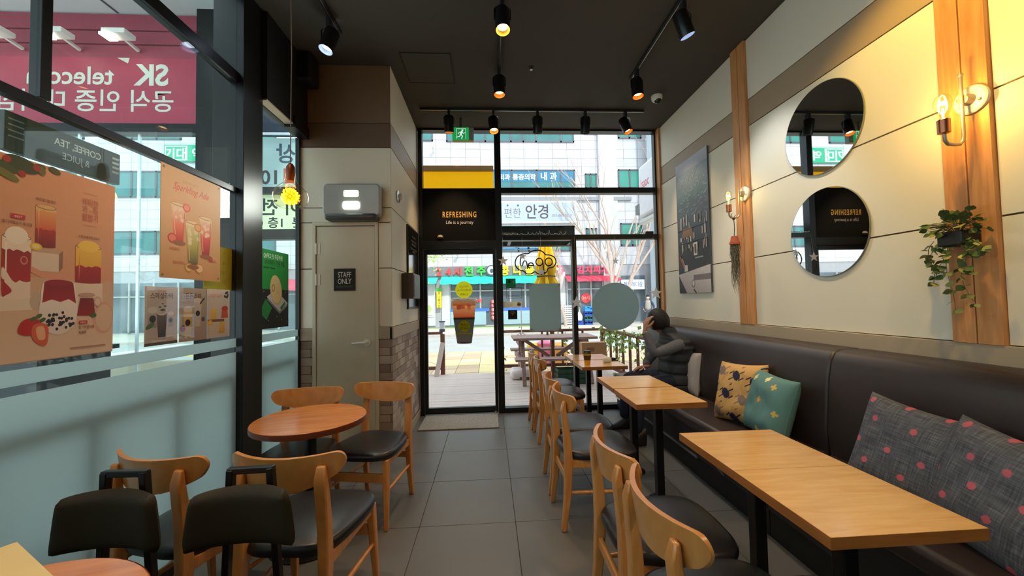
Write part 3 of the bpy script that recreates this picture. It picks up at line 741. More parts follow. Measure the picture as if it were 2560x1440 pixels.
# STAFF ONLY sign
t = thing('staff_only_sign', label='black STAFF ONLY plate on the narrow cream door', cat='sign', mtx=basis((1, 0, 0), (0, -1, 0)), loc=(-1.30, YS-.001, 1.617))
MB().box(-.095, .095, -.1, .1, 0, .006).build('plate', M_BLACKM, t, bevel=.001)
Print(.0066).text('STAFF', 0, .022, .068, (214, 210, 200), .012, sx=.66).text('ONLY', 0, -.038, .068, (214, 210, 200), .012, sx=.66).rect(-.075, .075, -.058, -.057, (120, 118, 112)).rect(-.07, .07, -.068, -.063, (96, 94, 90)).build('lettering', t)
# header lettering
t = thing('slogan_lettering', label='gold REFRESHING lettering with a white line below on the black door header', cat='lettering', mtx=basis((1, 0, 0), (0, -1, 0)), loc=(-.355, YW-.0305, 2.47))
M_GOLD = mat('gold_letters', (246, 198, 92), .4, var=0)
vs, fs = text_geo('REFRESHING', .103, .018, 1.3); b = MB(); b.add([(x*.60, y, .001) for x, y in vs], fs); b.build('gold_line', M_GOLD, t)
vs, fs = text_geo('Life is a journey', .062, 0); b = MB(); b.add([(x*.88, y-.085, .001) for x, y in vs], fs); b.build('white_line', M_WHITE, t)
t = thing('door_sensor', (-.60, YW-.031, 2.215), label='small half-round motion sensor at the bottom of the black door header', cat='sensor')
MB().box(-.04, .04, -.006, 0, -.02, .035).build('base_plate', M_BLACK, t); MB().lathe([(.036, 0), (.034, .012), (.024, .026), (.0001, .034)], 20).build('dome', mat('sensor_dome', (190, 176, 150), .3), t, smooth=60)
m = MB().box(-.80, .085, 4.29, 4.83, .0, .012).build('door_mat', mat('door_mat_fibre', (150, 148, 142), .95, var=.3, scale=60, bump=.6, bscale=150), bevel=.004); tag(m, 'grey speckled entrance mat on the floor tiles', 'mat')
# objects on the column side
t = thing('wall_gauge', label='small round metal gauge on the cream column side', cat='gauge', mtx=basis((0, 1, 0), (1, 0, 0)), loc=(XC, 3.80, 2.44))
MB().lathe([(.06, 0), (.06, .012), (.045, .02), (.0, .024)], 24).build('ring', M_STEEL, t, smooth=40); MB().lathe([(.03, .02), (.03, .05), (.018, .06), (0, .062)], 20).build('knob', M_WHITE, t, smooth=40)
t = thing('framed_board', label='black framed notice board on the column beside the entrance', cat='board', mtx=basis((0, 1, 0), (1, 0, 0)), loc=(XC, 4.50, 1.79))
MB().box(-.31, .31, -.46, .46, 0, .018).build('frame', M_BLACK, t, bevel=.003); MB().box(-.285, .285, -.435, .435, .018, .020).build('glossy_sheet', mat('glossy_black_sheet', (18, 18, 20), .06, var=0, coat=1), t)
pq = Print(.0204)
for yy, ww in ((.36, .10), (.31, .16), (.27, .12), (.22, .18), (.19, .08)): pq.line([(-ww+ww*2*q/14, yy+.012*math.sin(q*2.3+yy*90)) for q in range(15)], .005, (130, 130, 126))
pq.build('chalk_marks', t)
t = thing('control_box', label='dark brown electric control box mounted on the column side', cat='box', mtx=basis((0, 1, 0), (1, 0, 0)), loc=(XC, 4.12, 1.57))
MB().box(-.18, .18, -.13, .13, 0, .12).build('housing', mat('brown_box', (72, 56, 50), .4), t, bevel=.006); MB().box(-.16, .16, -.11, .11, .12, .124).build('cover', M_BLACK, t, bevel=.002)

# ------------------------------------------------------------------ stickers and hangings at the entrance glass
FRONT = basis((1, 0, 0), (0, -1, 0)); YG = YW-.003
t = thing('cup_sticker', label='iced americano cup sticker with a yellow price disc on the glass door', cat='sticker', mtx=FRONT, loc=(-.318, YW-.010, 1.19))
p = Print(); Yl = (226, 220, 42); D = (62, 66, 58)
p.ell(.003, .36, .108, .108, Yl, n=36)
for s, y, z in (('아이스', .385, .042), ('아메리카노', .34, .040), ('2,500원', .29, .034)): p.text(s, .003, y, z, (110, 112, 30), mirror=True)
p.poly([(-.15, .22), (.15, .22), (.13, 0), (-.13, 0)], (190, 70, 30), (236, 178, 120)); p.poly([(-.15, .235), (.155, .235), (.145, .16), (-.142, .16)], (240, 150, 70), (226, 214, 200))
r2 = random.Random(5)
for k in range(16):
    x, y, s = r2.uniform(-.11, .11), r2.uniform(.10, .25), r2.uniform(.02, .04); a = r2.uniform(0, 1.5)
    p.poly([(x+s*math.cos(a+q), y+s*math.sin(a+q)*.8) for q in (0, 1.3, 2.9, 4.4)], (250-r2.randint(0, 20), 200-r2.randint(0, 50), 150) if y < .17 else (246, 244, 240))
p.ell(0, .235, .168, .022, (236, 236, 230), n=30); p.ell(0, .238, .152, .014, (214, 200, 184), n=30)
p.poly([(-.135, .01), (.135, .01), (.092, -.31), (-.092, -.31)], (92, 80, 72), (66, 70, 62)); p.poly([(-.134, -.002), (.134, -.002), (.131, -.016), (-.131, -.016)], (90, 92, 84))
p.ell(0, -.10, .072, .072, Yl, n=32); p.text('CAFE', 0, -.095, .044, (100, 104, 40), mirror=True); p.text('GATE', 0, -.14, .044, (100, 104, 40), mirror=True)
p.poly([(-.115, -.185), (.115, -.185), (.112, -.20), (-.112, -.20)], Yl); p.ell(0, -.31, .09, .012, (120, 90, 86))
p.build('print', t, vinyl_mat())
t = thing('neon_open_sign', label='black cloud shaped open sign hanging in the window', cat='sign', mtx=FRONT, loc=(.598, YW-.07, 1.88))
K = .00133
cl = [((x-410)*K, (290-y)*K, 0) for x, y in ((270, 216), (300, 207), (340, 206), (362, 190), (400, 177), (445, 175), (482, 192), (508, 218), (545, 222), (584, 240), (604, 275), (598, 312), (574, 338), (528, 350), (512, 384), (470, 405), (428, 398), (400, 380), (365, 398), (322, 398), (292, 372), (258, 362), (228, 338), (214, 300), (222, 258), (245, 228))]
M_TUBE = mat('black_tube', (22, 18, 22), .3)
def smooth_loop(P, n=4):
    out = []; m = len(P)
    for i in range(m):
        a, b, c, d = (Vector(P[(i+k-1) % m]) for k in range(4))
        for q in range(n):
            u = q/n; out.append(.5*((2*b)+(c-a)*u+(2*a-5*b+4*c-d)*u*u+(3*b-a-3*c+d)*u**3))
    return out+[out[0]]
MB().tube(smooth_loop(cl), .0075, 8).build('cloud_outline', M_TUBE, t, smooth=60)
def arc(cx, cy, rx, ry, a0, a1, n=14): return [(cx+rx*math.cos(R(a0+(a1-a0)*k/n)), cy+ry*math.sin(R(a0+(a1-a0)*k/n)), 0) for k in range(n+1)]
def zz(x, y): return ((x-410)*K, (290-y)*K, 0)
for nm, pts in (('letter', arc(.166, .003, .046, .050, 0, 360)), ('letter', [zz(492, 400), zz(484, 340), zz(478, 290)]+arc(.046, .004, .044, .048, 0, 360)), ('letter', [zz(338, 318), zz(388, 322)]+arc(-.062, -.042, .034, .036, -8, 250)), ('letter', [zz(330, 352), zz(326, 300), zz(318, 278), zz(302, 274), zz(290, 290), zz(284, 318), zz(270, 325), zz(262, 300), zz(266, 240)])):
    MB().tube(pts, .0075, 8).build(nm, M_TUBE, t, smooth=60)
MB().tube([(0, .15, 0), (0, .30, 0)], .002, 5).build('hanging_cord', M_TUBE, t)
M_BACK = film_mat('sign_back_film', (180, 192, 190), .68, 0)
t = thing('acrylic_sign', label='grey back of a rectangular acrylic sign held by four studs on the window', cat='sign', mtx=FRONT, loc=(.71, YW-.035, 1.31))
MB().box(-.20, .20, -.30, .30, 0, .006).build('panel', M_BACK, t, bevel=.001)
for x in (-.182, .182):
    for y in (-.28, .28): MB().cyl((x, y, -.02), (x, y, .016), .012, n=14).build('stud', M_BRASS, t, smooth=40)
t = thing('round_sign', label='round grey-green back of a disc sign on the window behind the man', cat='sign', mtx=FRONT, loc=(1.627, YW-.02, 1.302))
MB().lathe([(.306, 0), (.306, .012)], 64).build('panel', M_BACK, t, smooth=30)
def decal(name, c, w_, h, col, lab, cat, draw=None):
    t = thing(name, label=lab, cat=cat, mtx=FRONT, loc=(c[0], YW-.004, c[1])); p = Print(); 
    if col: p.rect(-w_/2, w_/2, -h/2, h/2, col)
    if draw: draw(p)
    p.build('print', t, vinyl_mat()); return t
def dg(p): p.rect(-.03, -.002, .005, .045, (60, 130, 90)); p.rect(-.024, -.008, .012, .038, (26, 92, 50)); p.rect(-.06, .06, -.055, -.045, (160, 190, 170)); p.poly([(.02, .02), (.045, .05), (.05, .0), (.03, -.01)], (200, 214, 204))
decal('green_sticker', (.28, 1.622), .125, .122, (26, 92, 50), 'small dark green square sticker on the window next to the door', 'sticker', dg)
def nt(p):
    for a, b, c, d in ((-.10, .10, .065, .07), (-.10, .10, -.07, -.065), (-.10, -.095, -.07, .07), (.095, .10, -.07, .07)): p.rect(a, b, c, d, (60, 60, 60))
    for k in range(4): p.rect(-.08, .075, -.055+k*.007, -.052+k*.007, (90, 90, 95))
decal('outline_notice', (.32, 1.50), .2, .14, None, 'clear notice with a thin black outline on the window', 'sticker', nt)
def ns(p):
    for k in range(2): p.text('금연구역', -.03, -.004-.02*k, .018, (120, 112, 96), mirror=True)
    p.ell(.085, 0, .026, .026, (190, 120, 96), n=24); p.ell(.085, 0, .019, .019, (196, 182, 150), n=24); p.line([(.07, .014), (.10, -.014)], .006, (190, 120, 96)); p.line([(.07, -.004), (.1, -.004)], .005, (80, 70, 60))
decal('no_smoking_strip', (.295, 1.352), .24, .075, (196, 182, 150), 'beige no smoking strip on the window beside the door', 'sticker', ns)
def wf(p):
    for r in (.012, .026, .040):
        p.line([(r*math.cos(R(a)), .0+r*math.sin(R(a))) for a in range(40, 141, 12)], .007, (196, 170, 40))
    p.ell(0, -.002, .006, .006, (196, 170, 40)); p.rect(-.05, .05, -.048, -.020, (70, 66, 50)); p.rect(-.04, .04, -.042, -.038, (120, 110, 70))
decal('wifi_sticker', (.297, 1.222), .118, .118, (30, 28, 26), 'black wifi sticker with a yellow symbol on the window', 'sticker', wf)
M_STAR = film_mat('white_star', (240, 234, 230), .6)
for k, (x, z, s, lab) in enumerate(((.185, 1.90, .065, 'white star ornament hanging beside the door mullion'), (.43, 1.955, .05, 'white star ornament in front of the cloud sign'), (.665, 1.755, .06, 'white star ornament under the cloud sign'), (1.105, 1.36, .085, 'white star ornament hanging over the slim window mullion'), (2.135, 1.46, .085, 'white star ornament beside the far wood post'), (1.62, 1.88, .045, 'white star ornament in front of the bare trees'))):
    t = thing('star_ornament', (x, YW-.09, z), label=lab, cat='ornament', group='star garland in the window'); pts = []
    for q in range(10): a = PI/2+q*PI/5; r = s if q % 2 == 0 else s*.42; pts.append((r*math.cos(a), r*math.sin(a)))
    MB().prism(pts, .006, basis((1, 0, 0), (0, -1, 0))).build('star', M_STAR, t); MB().tube([(0, 0, s*.9), (0, .03, 2.2-z)], .0012, 4).build('thread', M_STAR, t)
t = thing('string_lights', (.18, YW-.06, 2.236), label='white fairy light cable lying on the black window transom', cat='string lights'); pts = []
r2 = random.Random(9)
for k in range(60): pts.append((.02+k*.0135, r2.uniform(-.01, .012), abs(math.sin(k*.9))*.003+(.045*abs(r2.random())**9)))
MB().tube(pts, .003, 5).build('wire', M_WHITE, t)
b = MB()
for k in range(3, 60, 5): b.sph((pts[k][0], pts[k][1], pts[k][2]+.006), .006, 8, 5)
b.build('bulbs', M_WHITE, t, kind='stuff')
t = thing('adapter_box', (2.10, YW-.03, 2.232), label='small black adapter box on the window transom near the wood post', cat='box'); MB().box(-.05, .05, -.02, .02, 0, .035).build('case', M_BLACK, t, bevel=.003); MB().tube([(-.05, 0, .01), (-.12, 0, .02), (-.2, 0, .004)], .003, 5).build('cord', M_BLACK, t)

# ------------------------------------------------------------------ posters on the left glass
LEFT = basis((0, 1, 0), (1, 0, 0))
def poster(name, c, w_, h, base, lab, draw, cat='poster', frame=None, th=.0015):
    t = thing(name, label=lab, cat=cat, mtx=LEFT, loc=(XL+.006, c[0], c[1]))
    MB().box(-w_/2, w_/2, -h/2, h/2, 0, th).build('sheet', mat('sheet_%d_%d_%d' % base, base, .6, var=.02), t)
    p = Print(th+.0004); draw(p); p.build('print', t)
    if frame: MB().box(-w_/2-.004, w_/2+.004, -h/2-.008, h/2+.004, th+.012, th+.014).build('acrylic_cover', glass_mat('acrylic', (.97, .97, .97)), t)
    return t
RED, CRM, BRN = (168, 24, 22), (232, 214, 192), (110, 60, 48)
def blob(p, pts, c, c2=None): p.poly(pts, c, c2)
def vtumbler(p, x0, x1, y0, y1, bands, rim=True, taper=0):
    """straight glass drawn as stacked colour bands, bottom to top"""
    n = len(bands); r2 = random.Random(int(x0*1000)); H = y1-y0
    for fr0, fr1, c, c2 in bands:
        a, b = y0+H*fr0, y0+H*fr1; ta = taper*(1-fr0); tb = taper*(1-fr1); wv = [(x0+ta+(x1-x0-2*ta)*k/8, a+(r2.uniform(-.006, .004) if fr0 > 0 else -.004*math.sin(PI*k/8))) for k in range(9)]
        p.poly(wv+[(x1-tb, b), (x0+tb, b)], c, c2)
    c9 = bands[-1][2]; p.poly([(x0+.12*(x1-x0), y0+.06*H), (x0+.17*(x1-x0), y0+.06*H), (x0+.17*(x1-x0), y0+.9*H), (x0+.12*(x1-x0), y0+.9*H)], tuple(min(255, v+18) for v in bands[0][2]), tuple(min(255, v+14) for v in c9))
    if rim: p.ell((x0+x1)/2, y1, (x1-x0)/2, .010, (120, 92, 70), n=24); p.ell((x0+x1)/2, y1+.0005, (x1-x0)/2-.003, .008, bands[-1][3] or bands[-1][2], n=24)
def d_big(p):
    p.rect(-.30, .275, -.37, -.06, (226, 194, 166), (206, 164, 132))
    p.rect(-.039, .052, -.034, .036, (222, 198, 176)); p.poly([(-.039, .036), (.052, .036), (.066, .052), (-.030, .052)], (196, 160, 132)); p.poly([(.052, -.034), (.066, -.018), (.066, .052), (.052, .036)], (150, 108, 84))
    p.rect(.105, .226, -.20, -.072, (226, 202, 180)); p.poly([(-.30, -.142), (-.012, -.128), (-.012, -.18), (-.30, -.19)], (228, 204, 180)); p.ell(-.02, -.15, .022, .035, (196, 172, 148))
    p.blob([(-.04, -.02), (.02, -.045), (.09, -.04), (.12, -.05), (.06, -.065), (0, -.06), (-.04, -.04)], (222, 150, 120)); p.ell(.23, -.22, .045, .07, (214, 160, 136), n=24); p.ell(.235, -.22, .036, .058, (218, 182, 152), n=24)
    # tall parfait
    vtumbler(p, -.127, -.041, -.138, .082, [(0, .32, (232, 208, 190), None), (.28, .82, (176, 26, 22), (150, 20, 20)), (.78, 1, (236, 216, 196), None)])
    p.blob([(-.125, -.03), (-.112, -.045), (-.095, -.075), (-.07, -.09), (-.044, -.088), (-.043, -.118), (-.07, -.122), (-.095, -.108), (-.112, -.08), (-.126, -.065)], (232, 208, 190)); p.blob([(-.125, -.075), (-.112, -.088), (-.096, -.112), (-.112, -.128), (-.124, -.13)], (172, 26, 22))
    p.ell(-.085, .088, .034, .032, (240, 226, 208), n=24); p.ell(-.062, .0, .012, .016, (210, 120, 110)); p.ell(-.062, .001, .008, .011, (168, 30, 28))
    # iced tea glass
    vtumbler(p, -.029, .039, .060, .212, [(0, .5, (120, 14, 14), (180, 40, 24)), (.44, .95, (214, 90, 46), (226, 160, 92)), (.9, 1, (224, 176, 110), None)]); p.ell(-.026, .056, .020, .014, (226, 184, 50), n=18); p.ell(-.026, .057, .013, .009, (240, 214, 120), n=18)
    # mango glass
    vtumbler(p, .113, .217, -.070, .080, [(0, .5, (150, 18, 16), (170, 26, 20)), (.46, 1, (226, 170, 48), (236, 190, 66))]); p.ell(.165, .084, .042, .024, (240, 196, 70), n=24)
    # bubble glass
    p.blob([(.002, -.075), (-.008, -.15), (-.012, -.20), (.008, -.255), (.056, -.281), (.104, -.255), (.124, -.20), (.120, -.15), (.108, -.075), (.055, -.07)], (226, 206, 196), (238, 224, 210)); p.poly([(-.002, -.155), (.03, -.142), (.06, -.152), (.09, -.14), (.118, -.158), (.106, -.075), (.004, -.075)], RED, (130, 14, 16)); p.ell(.055, -.076, .05, .012, (150, 22, 20), n=24)
    r2 = random.Random(4)
    for k in range(34):
        a = r2.uniform(0, 6.28); r = math.sqrt(r2.random())*.062; x, y = .056+r*math.cos(a), -.222+r*.55*math.sin(a)-.004; p.ell(x, y, .0052, .0062, (34, 20, 30), n=10)
    # jug, strawberries, leaves
    p.poly([(.122, -.208), (.196, -.210), (.186, -.135), (.134, -.135)], (150, 18, 18), (120, 12, 14)); p.ell(.16, -.122, .034, .009, (190, 150, 130), n=20); p.ell(.205, -.15, .016, .022, (206, 160, 140)); p.ell(.205, -.15, .011, .016, (222, 192, 168)); p.ell(.188, -.208, .013, .010, (70, 96, 40))
    p.blob([(-.075, -.262), (-.066, -.225), (-.035, -.212), (-.004, -.228), (-.010, -.262), (-.045, -.276)], (190, 34, 24)); p.blob([(-.03, -.24), (0, -.232), (.020, -.25), (.017, -.31), (-.004, -.316), (-.032, -.285)], (214, 96, 62)); p.blob([(-.02, -.25), (.004, -.246), (.01, -.29), (-.012, -.292)], (234, 170, 130))
    for x, y in ((-.03, -.215), (-.012, -.205), (0, -.22)): p.ell(x, y, .012, .007, (76, 100, 44), rot=.6)
    for x, y, rx, ry, ro, c in ((-.105, .335, .05, .028, .5, (64, 76, 32)), (-.075, .35, .055, .026, -.2, (54, 64, 30)), (-.12, .30, .04, .014, -.4, (112, 110, 36)), (-.022, .358, .022, .012, .2, (84, 88, 38)), (-.012, .345, .012, .016, 0, (110, 104, 44)), (.03, .362, .022, .012, -.3, (76, 82, 36))): p.ell(x, y, rx, ry, c, rot=ro)
    for x, y in ((-.075, .316), (-.03, .352), (-.12, .355)): p.ell(x, y, .012, .012, (166, 44, 36))
    for s, y in (('비타민', .258), ('가 - 득', .226), ('봄딸기', .194)): p.text(s, .168, y, .034, (190, 84, 74), .004, sx=.72)
    p.rect(.138, .196, .307, .3085, (190, 100, 84)); p.rect(.138, .196, .172, .1735, (190, 100, 84))
    for s, x, y in (('레몬딸기블랙티', .003, .232), ('딸기라떼요거 파르페', -.085, .128), ('스트로베리망고라씨', .165, .116)): p.text(s, x, y, .014, BRN, .003, sx=.75)
    p.rect(-.104, -.062, .149, .165, (196, 40, 44)); p.text('BEST', -.083, .1525, .011, (240, 200, 190), .006); p.rect(.130, .163, -.243, -.229, (196, 40, 44)); p.text('NEW', .146, -.240, .010, (240, 200, 190), .006)
    p.text('딸기버블라떼', .160, -.262, .015, BRN, .003, sx=.75); p.text('4,000', .145, -.283, .017, BRN, .003, sx=.8); p.rect(.10, .24, -.341, -.336, (170, 120, 96)); p.text('CAFE', -.163, -.315, .026, (150, 110, 90), .004); p.text('GATE', -.163, -.342, .026, (150, 110, 90), .004)
poster('menu_poster', (1.565, 1.575), .55, .745, (214, 154, 116), 'large salmon menu poster with strawberry drinks on the left glass', d_big)
def tall(p, x, y, h, w0, w1, c0, c1, c2): 
    P = lambda f: (w0+(w1-w0)*f)/2
    for a, b, ca, cb in ((0, .45, c0, c1), (.45, .9, c1, c2), (.9, 1, (232, 206, 160), None)): p.poly([(x-P(a), y+h*a), (x+P(a), y+h*a), (x+P(b), y+h*b), (x-P(b), y+h*b)], ca, cb)
    r2 = random.Random(int(x*999)+5)
    for k in range(9):
        f = r2.uniform(.5, .95); xx = x+r2.uniform(-.35, .35)*w1; a = r2.uniform(0, 1.5); s_ = r2.uniform(.010, .018); p.poly([(xx+s_*math.cos(a+q), y+h*f+s_*.9*math.sin(a+q)) for q in (0, 1.5, 3.1, 4.7)], tuple(min(255, int(v+12)) for v in c2), (226, 206, 176))
    p.line([(x-.36*w0, y+.02), (x-.36*w1, y+h*.93)], .004, (232, 200, 160)); p.line([(x+.40*w0, y+.02), (x+.40*w1, y+h*.93)], .003, tuple(int(v*.75) for v in c1)); p.ell(x, y+h, w1/2, .010, (150, 116, 84), n=24); p.ell(x, y+h+.001, w1/2-.004, .0075, (228, 200, 156), n=24)
def d_spark(p):
    p.rect(-.22, .22, -.30, .30, (196, 146, 92), (214, 178, 130))
    p.text('Sparkling Ade', -.015, .185, .058, (206, 84, 58), .004, slant=.45, sx=.82); p.text('상큼하게 즐기는', -.02, .235, .018, (190, 130, 80))
    tall(p, -.103, -.095, .20, .062, .108, (196, 40, 30), (226, 120, 84), (224, 196, 170)); tall(p, .098, -.15, .22, .058, .104, (160, 24, 30), (216, 80, 70), (226, 190, 160)); tall(p, 0, -.215, .24, .07, .115, (92, 84, 40), (176, 170, 74), (206, 200, 150))
    for x, y, r, c, c2 in ((-.145, -.085, .03, (196, 60, 40), (226, 120, 90)), (-.05, .10, .026, (210, 90, 66), (230, 140, 110)), (.035, .003, .028, (200, 130, 50), (222, 170, 90)), (-.03, -.235, .03, (190, 140, 60), (220, 180, 110)), (.05, -.235, .034, (196, 140, 70), (226, 190, 140)), (.14, -.17, .016, (170, 30, 30), (200, 60, 50))):
        p.ell(x, y, r, r*.9, c, n=22); p.ell(x, y, r*.75, r*.65, c2, n=22)
    for x, y in ((-.10, -.105), (.1, -.16), (.0, -.23)): p.ell(x, y, .045, .014, (150, 92, 50), n=20)
    for s, x, y in (('자몽에이드', -.13, -.15), ('청포도에이드', -.10, -.222), ('석류에이드', .15, -.19)): p.text(s, x, y, .020, (190, 84, 50), slant=.2, sx=.8)
    for x in (-.205, .205):
        for y in (-.285, .285): p.ell(x, y, .007, .007, (150, 110, 70), n=12)
poster('menu_poster', (2.305, 1.853), .445, .605, (206, 164, 112), 'orange sparkling drinks poster on the left glass near the pillar', d_spark)
def cupd(p, x, y, h, w0, w1, c, c2, badge=True):
    p.poly([(x-w0/2, y), (x+w0/2, y), (x+w1/2, y+h), (x-w1/2, y+h)], c, c2); p.ell(x, y+h, w1/2, w1*.28, (226, 216, 206), n=20)
    if badge: p.ell(x, y+h*.5, w0*.42, w0*.42, (44, 38, 34), n=18)
def d_a(p):
    p.rect(-.1, .1, -.15, .15, (196, 176, 164), (206, 190, 180)); p.text('스페셜라떼', 0, .09, .036, (86, 56, 48), .006, sx=.85); p.text('SPECIAL', 0, .122, .014, (170, 110, 100)); cupd(p, .055, -.06, .07, .03, .04, (170, 150, 132), (196, 180, 166)); cupd(p, -.055, -.06, .09, .045, .06, (150, 140, 120), (206, 196, 184)); cupd(p, 0, -.11, .13, .045, .066, (58, 46, 44), (120, 100, 96), False)
    for x, y, r in ((0, .03, .032), (-.016, .045, .02), (.014, .05, .02), (0, .062, .016)): p.ell(x, y, r, r*.7, (206, 196, 190), n=18); p.ell(x+.004, y, r*.5, r*.2, (90, 74, 70), n=12)
    p.ell(-.07, -.05, .028, .012, (84, 110, 56), rot=.5); p.rect(-.1, .1, -.15, -.135, (96, 76, 66))
def d_b(p):
    p.rect(-.1, .1, -.15, .15, (176, 152, 134), (188, 168, 150)); p.text('든든라떼', 0, .09, .038, (76, 48, 42), .006, sx=.85); cupd(p, .034, -.07, .15, .04, .058, (206, 190, 172), (216, 204, 190)); cupd(p, -.040, -.12, .15, .045, .064, (206, 160, 74), (226, 196, 130)); p.ell(-.075, -.075, .018, .018, (150, 60, 80)); p.ell(.075, -.03, .014, .014, (90, 84, 90)); p.ell(.075, .085, .016, .006, (70, 70, 60), rot=.7); p.ell(.06, .07, .016, .006, (70, 70, 60), rot=.9)
def d_c(p):
    p.rect(-.1, .1, -.15, .15, (206, 188, 172), (216, 202, 190)); p.text('과일티&청', -.03, .10, .026, (196, 96, 80), slant=.25)
    p.rect(-.095, .05, -.052, -.036, (110, 66, 36)); p.poly([(-.07, -.036), (-.02, -.036), (-.022, .03), (-.066, .03)], (226, 170, 30), (236, 196, 70)); p.poly([(.02, -.03), (.085, -.03), (.078, .04), (.03, .04)], (196, 60, 20), (220, 90, 30)); p.ell(.055, .03, .03, .016, (190, 40, 20)); p.poly([(.0, -.125), (.055, -.125), (.05, -.065), (.006, -.065)], (206, 150, 30), (226, 180, 60)); p.ell(-.075, -.055, .022, .018, (226, 150, 20)); p.ell(-.075, -.055, .015, .012, (240, 190, 60)); p.ell(.03, -.062, .028, .010, (222, 186, 90)); p.ell(-.04, -.088, .01, .012, (214, 190, 160)); p.ell(-.06, -.095, .01, .012, (214, 190, 160))
    for x, y, ro in ((.07, .13, .4), (.08, .11, 1.2), (.06, .105, -.3)): p.ell(x, y, .018, .008, (44, 44, 46), rot=ro)
for c, d, s in (((2.10, 1.352), d_a, 'small acrylic poster with a cream topped cup, first of the low row'), ((2.312, 1.352), d_b, 'small acrylic poster with a yellow latte cup, middle of the low row'), ((2.52, 1.352), d_c, 'small poster with fruit tea jugs, nearest the black pillar')):
    poster('menu_poster', c, .20, .30, (204, 188, 174), s, d, frame=True)
def d_g(p):
    p.rect(-.195, .195, -.001, .301, (16, 146, 58)); p.rect(-.195, .195, -.301, -.001, (20, 20, 24))
    p.text('QR찍고 첫 주문하면', -.03, .238, .044, (226, 240, 226), .008, sx=.72); p.text('네이버페이 1천원 적립', -.01, .19, .044, (14, 26, 16), .012, sx=.68); p.rect(-.165, -.085, .158, .168, (14, 60, 26)); p.rect(-.075, -.01, .158, .168, (14, 60, 26))
    P = [(-.12, -.06), (.06, -.175), (.185, -.11), (.0, .0)]; p.poly([(x, y-.02) for x, y in P], (120, 120, 122)); p.poly(P, (196, 194, 196))
    p.ell(.01, -.005, .082, .12, (196, 170, 110), n=36, rot=.25); p.ell(.005, 0, .076, .112, (216, 192, 136), n=36, rot=.25); p.text('Pay', .03, -.03, .03, (190, 150, 80), rot=-.5); p.ell(-.03, .01, .022, .03, (170, 120, 50)); p.ell(-.03, .01, .014, .02, (216, 192, 136))
    p.poly([(.065, -.145), (.135, -.095), (.15, -.115), (.085, -.165)], (40, 120, 70)); p.poly([(-.195, -.15), (-.135, -.075), (-.05, -.145), (-.12, -.235), (-.195, -.19)], (22, 134, 64))
    for x, y in ((.09, -.24), (.15, -.02), (-.1, -.24), (.02, -.215), (.17, -.26), (-.16, -.02)): p.ell(x, y, .004, .004, (216, 216, 216), n=8)
poster('payment_poster', (3.142, 1.522), .39, .604, (24, 60, 34), 'green and black payment poster on the glass right of the pillar', d_g, th=.012)
def d_y(p):
    p.rect(-.2, .2, -.14, .14, (232, 184, 8))
    for k, s in enumerate(('번', '00', '7 00', '000')): p.text(s, -.02, .085-.062*k, .036, (190, 140, 10), mirror=True, sx=.8)
t = thing('hours_poster', label='yellow opening hours sheet stuck outside the glass behind the pillar', cat='poster', mtx=LEFT, loc=(XL-.03, 2.64, 1.64)); MB().box(-.2, .2, -.14, .14, 0, .001).build('sheet', mat('yellow_sheet', (232, 184, 8), .6), t); p = Print(.0016); d_y(p); p.build('print', t)
# the cafe's own outdoor lettering seen from behind
t = thing('outdoor_sign', label='grey sign plate with white COFFEE TEA lettering outside the left glass', cat='sign', mtx=LEFT, loc=(XL-.09, 1.78, 2.07))
MB().box(-.26, .19, -.075, .075, -.03, 0).build('plate', mat('sign_plate', (74, 78, 70), .5), t, bevel=.003)
p = Print(); p.text('COFFEE, TEA', -.0, .012, .042, (240, 240, 248), .012, mirror=True, sx=.8); p.text('& JUICE', -.01, -.04, .042, (240, 240, 248), .012, mirror=True, sx=.8)
for k in range(4): p.poly([(.15-.0*k, .05-.022*k), (.185, .05-.022*k), (.18, .04-.022*k), (.15, .04-.022*k)], (230, 232, 236)); p.poly([(-.25, .05-.022*k), (-.2, .05-.022*k), (-.2, .045-.022*k), (-.25, .045-.022*k)], (170, 170, 160))
o = p.build('lettering', t)

# ------------------------------------------------------------------ right wall
RIGHT = basis((0, -1, 0), (-1, 0, 0)); XW = XR-.013
M_MIRROR = mat('mirror_silver', (235, 238, 238), .015, metal=1, var=0)
for (y, z, r), lab in (((2.41, 2.505, .302), 'upper frameless round mirror on the cream wall'), ((2.405, 1.808, .295), 'lower frameless round mirror on the cream wall')):
    t = thing('round_mirror', label=lab, cat='mirror', group='pair of round mirrors', mtx=RIGHT, loc=(XW, y, z))
    MB().lathe([(r-.01, 0), (r, .004), (r, .012)], 72).build('backing', mat('mirror_edge', (120, 124, 118), .3), t, smooth=30)
    MB().lathe([(0.0001, .0125), (r-.003, .0125)], 72, close=False).build('mirror_glass', M_MIRROR, t)
t = thing('wall_poster', label='tall chalkboard style cafe picture on the cream wall beside the far wood post', cat='poster', mtx=RIGHT, loc=(XW, 4.05, 2.19))
MB().box(-.325, .325, -.745, .745, 0, .018).build('board', mat('poster_edge', (80, 84, 88), .5), t, bevel=.001)
p = Print(.0183); p.rect(-.325, .325, .60, .745, (150, 152, 166), (178, 180, 192)); p.rect(-.325, .325, .25, .62, (70, 98, 108), (132, 146, 158)); p.rect(-.325, .325, -.2, .27, (66, 70, 80), (84, 98, 112)); p.rect(-.325, .325, -.745, -.2, (40, 42, 44), (48, 48, 54))
r2 = random.Random(11)
for k in range(120):
    x, y = r2.uniform(-.29, .29), r2.uniform(.1, .6); L = r2.uniform(.01, .07); a = r2.uniform(-.2, .5); g = r2.randint(120, 200)
    p.line([(x, y), (x+L*math.cos(a), y+L*math.sin(a))], r2.uniform(.002, .007), (g-20, g, g))
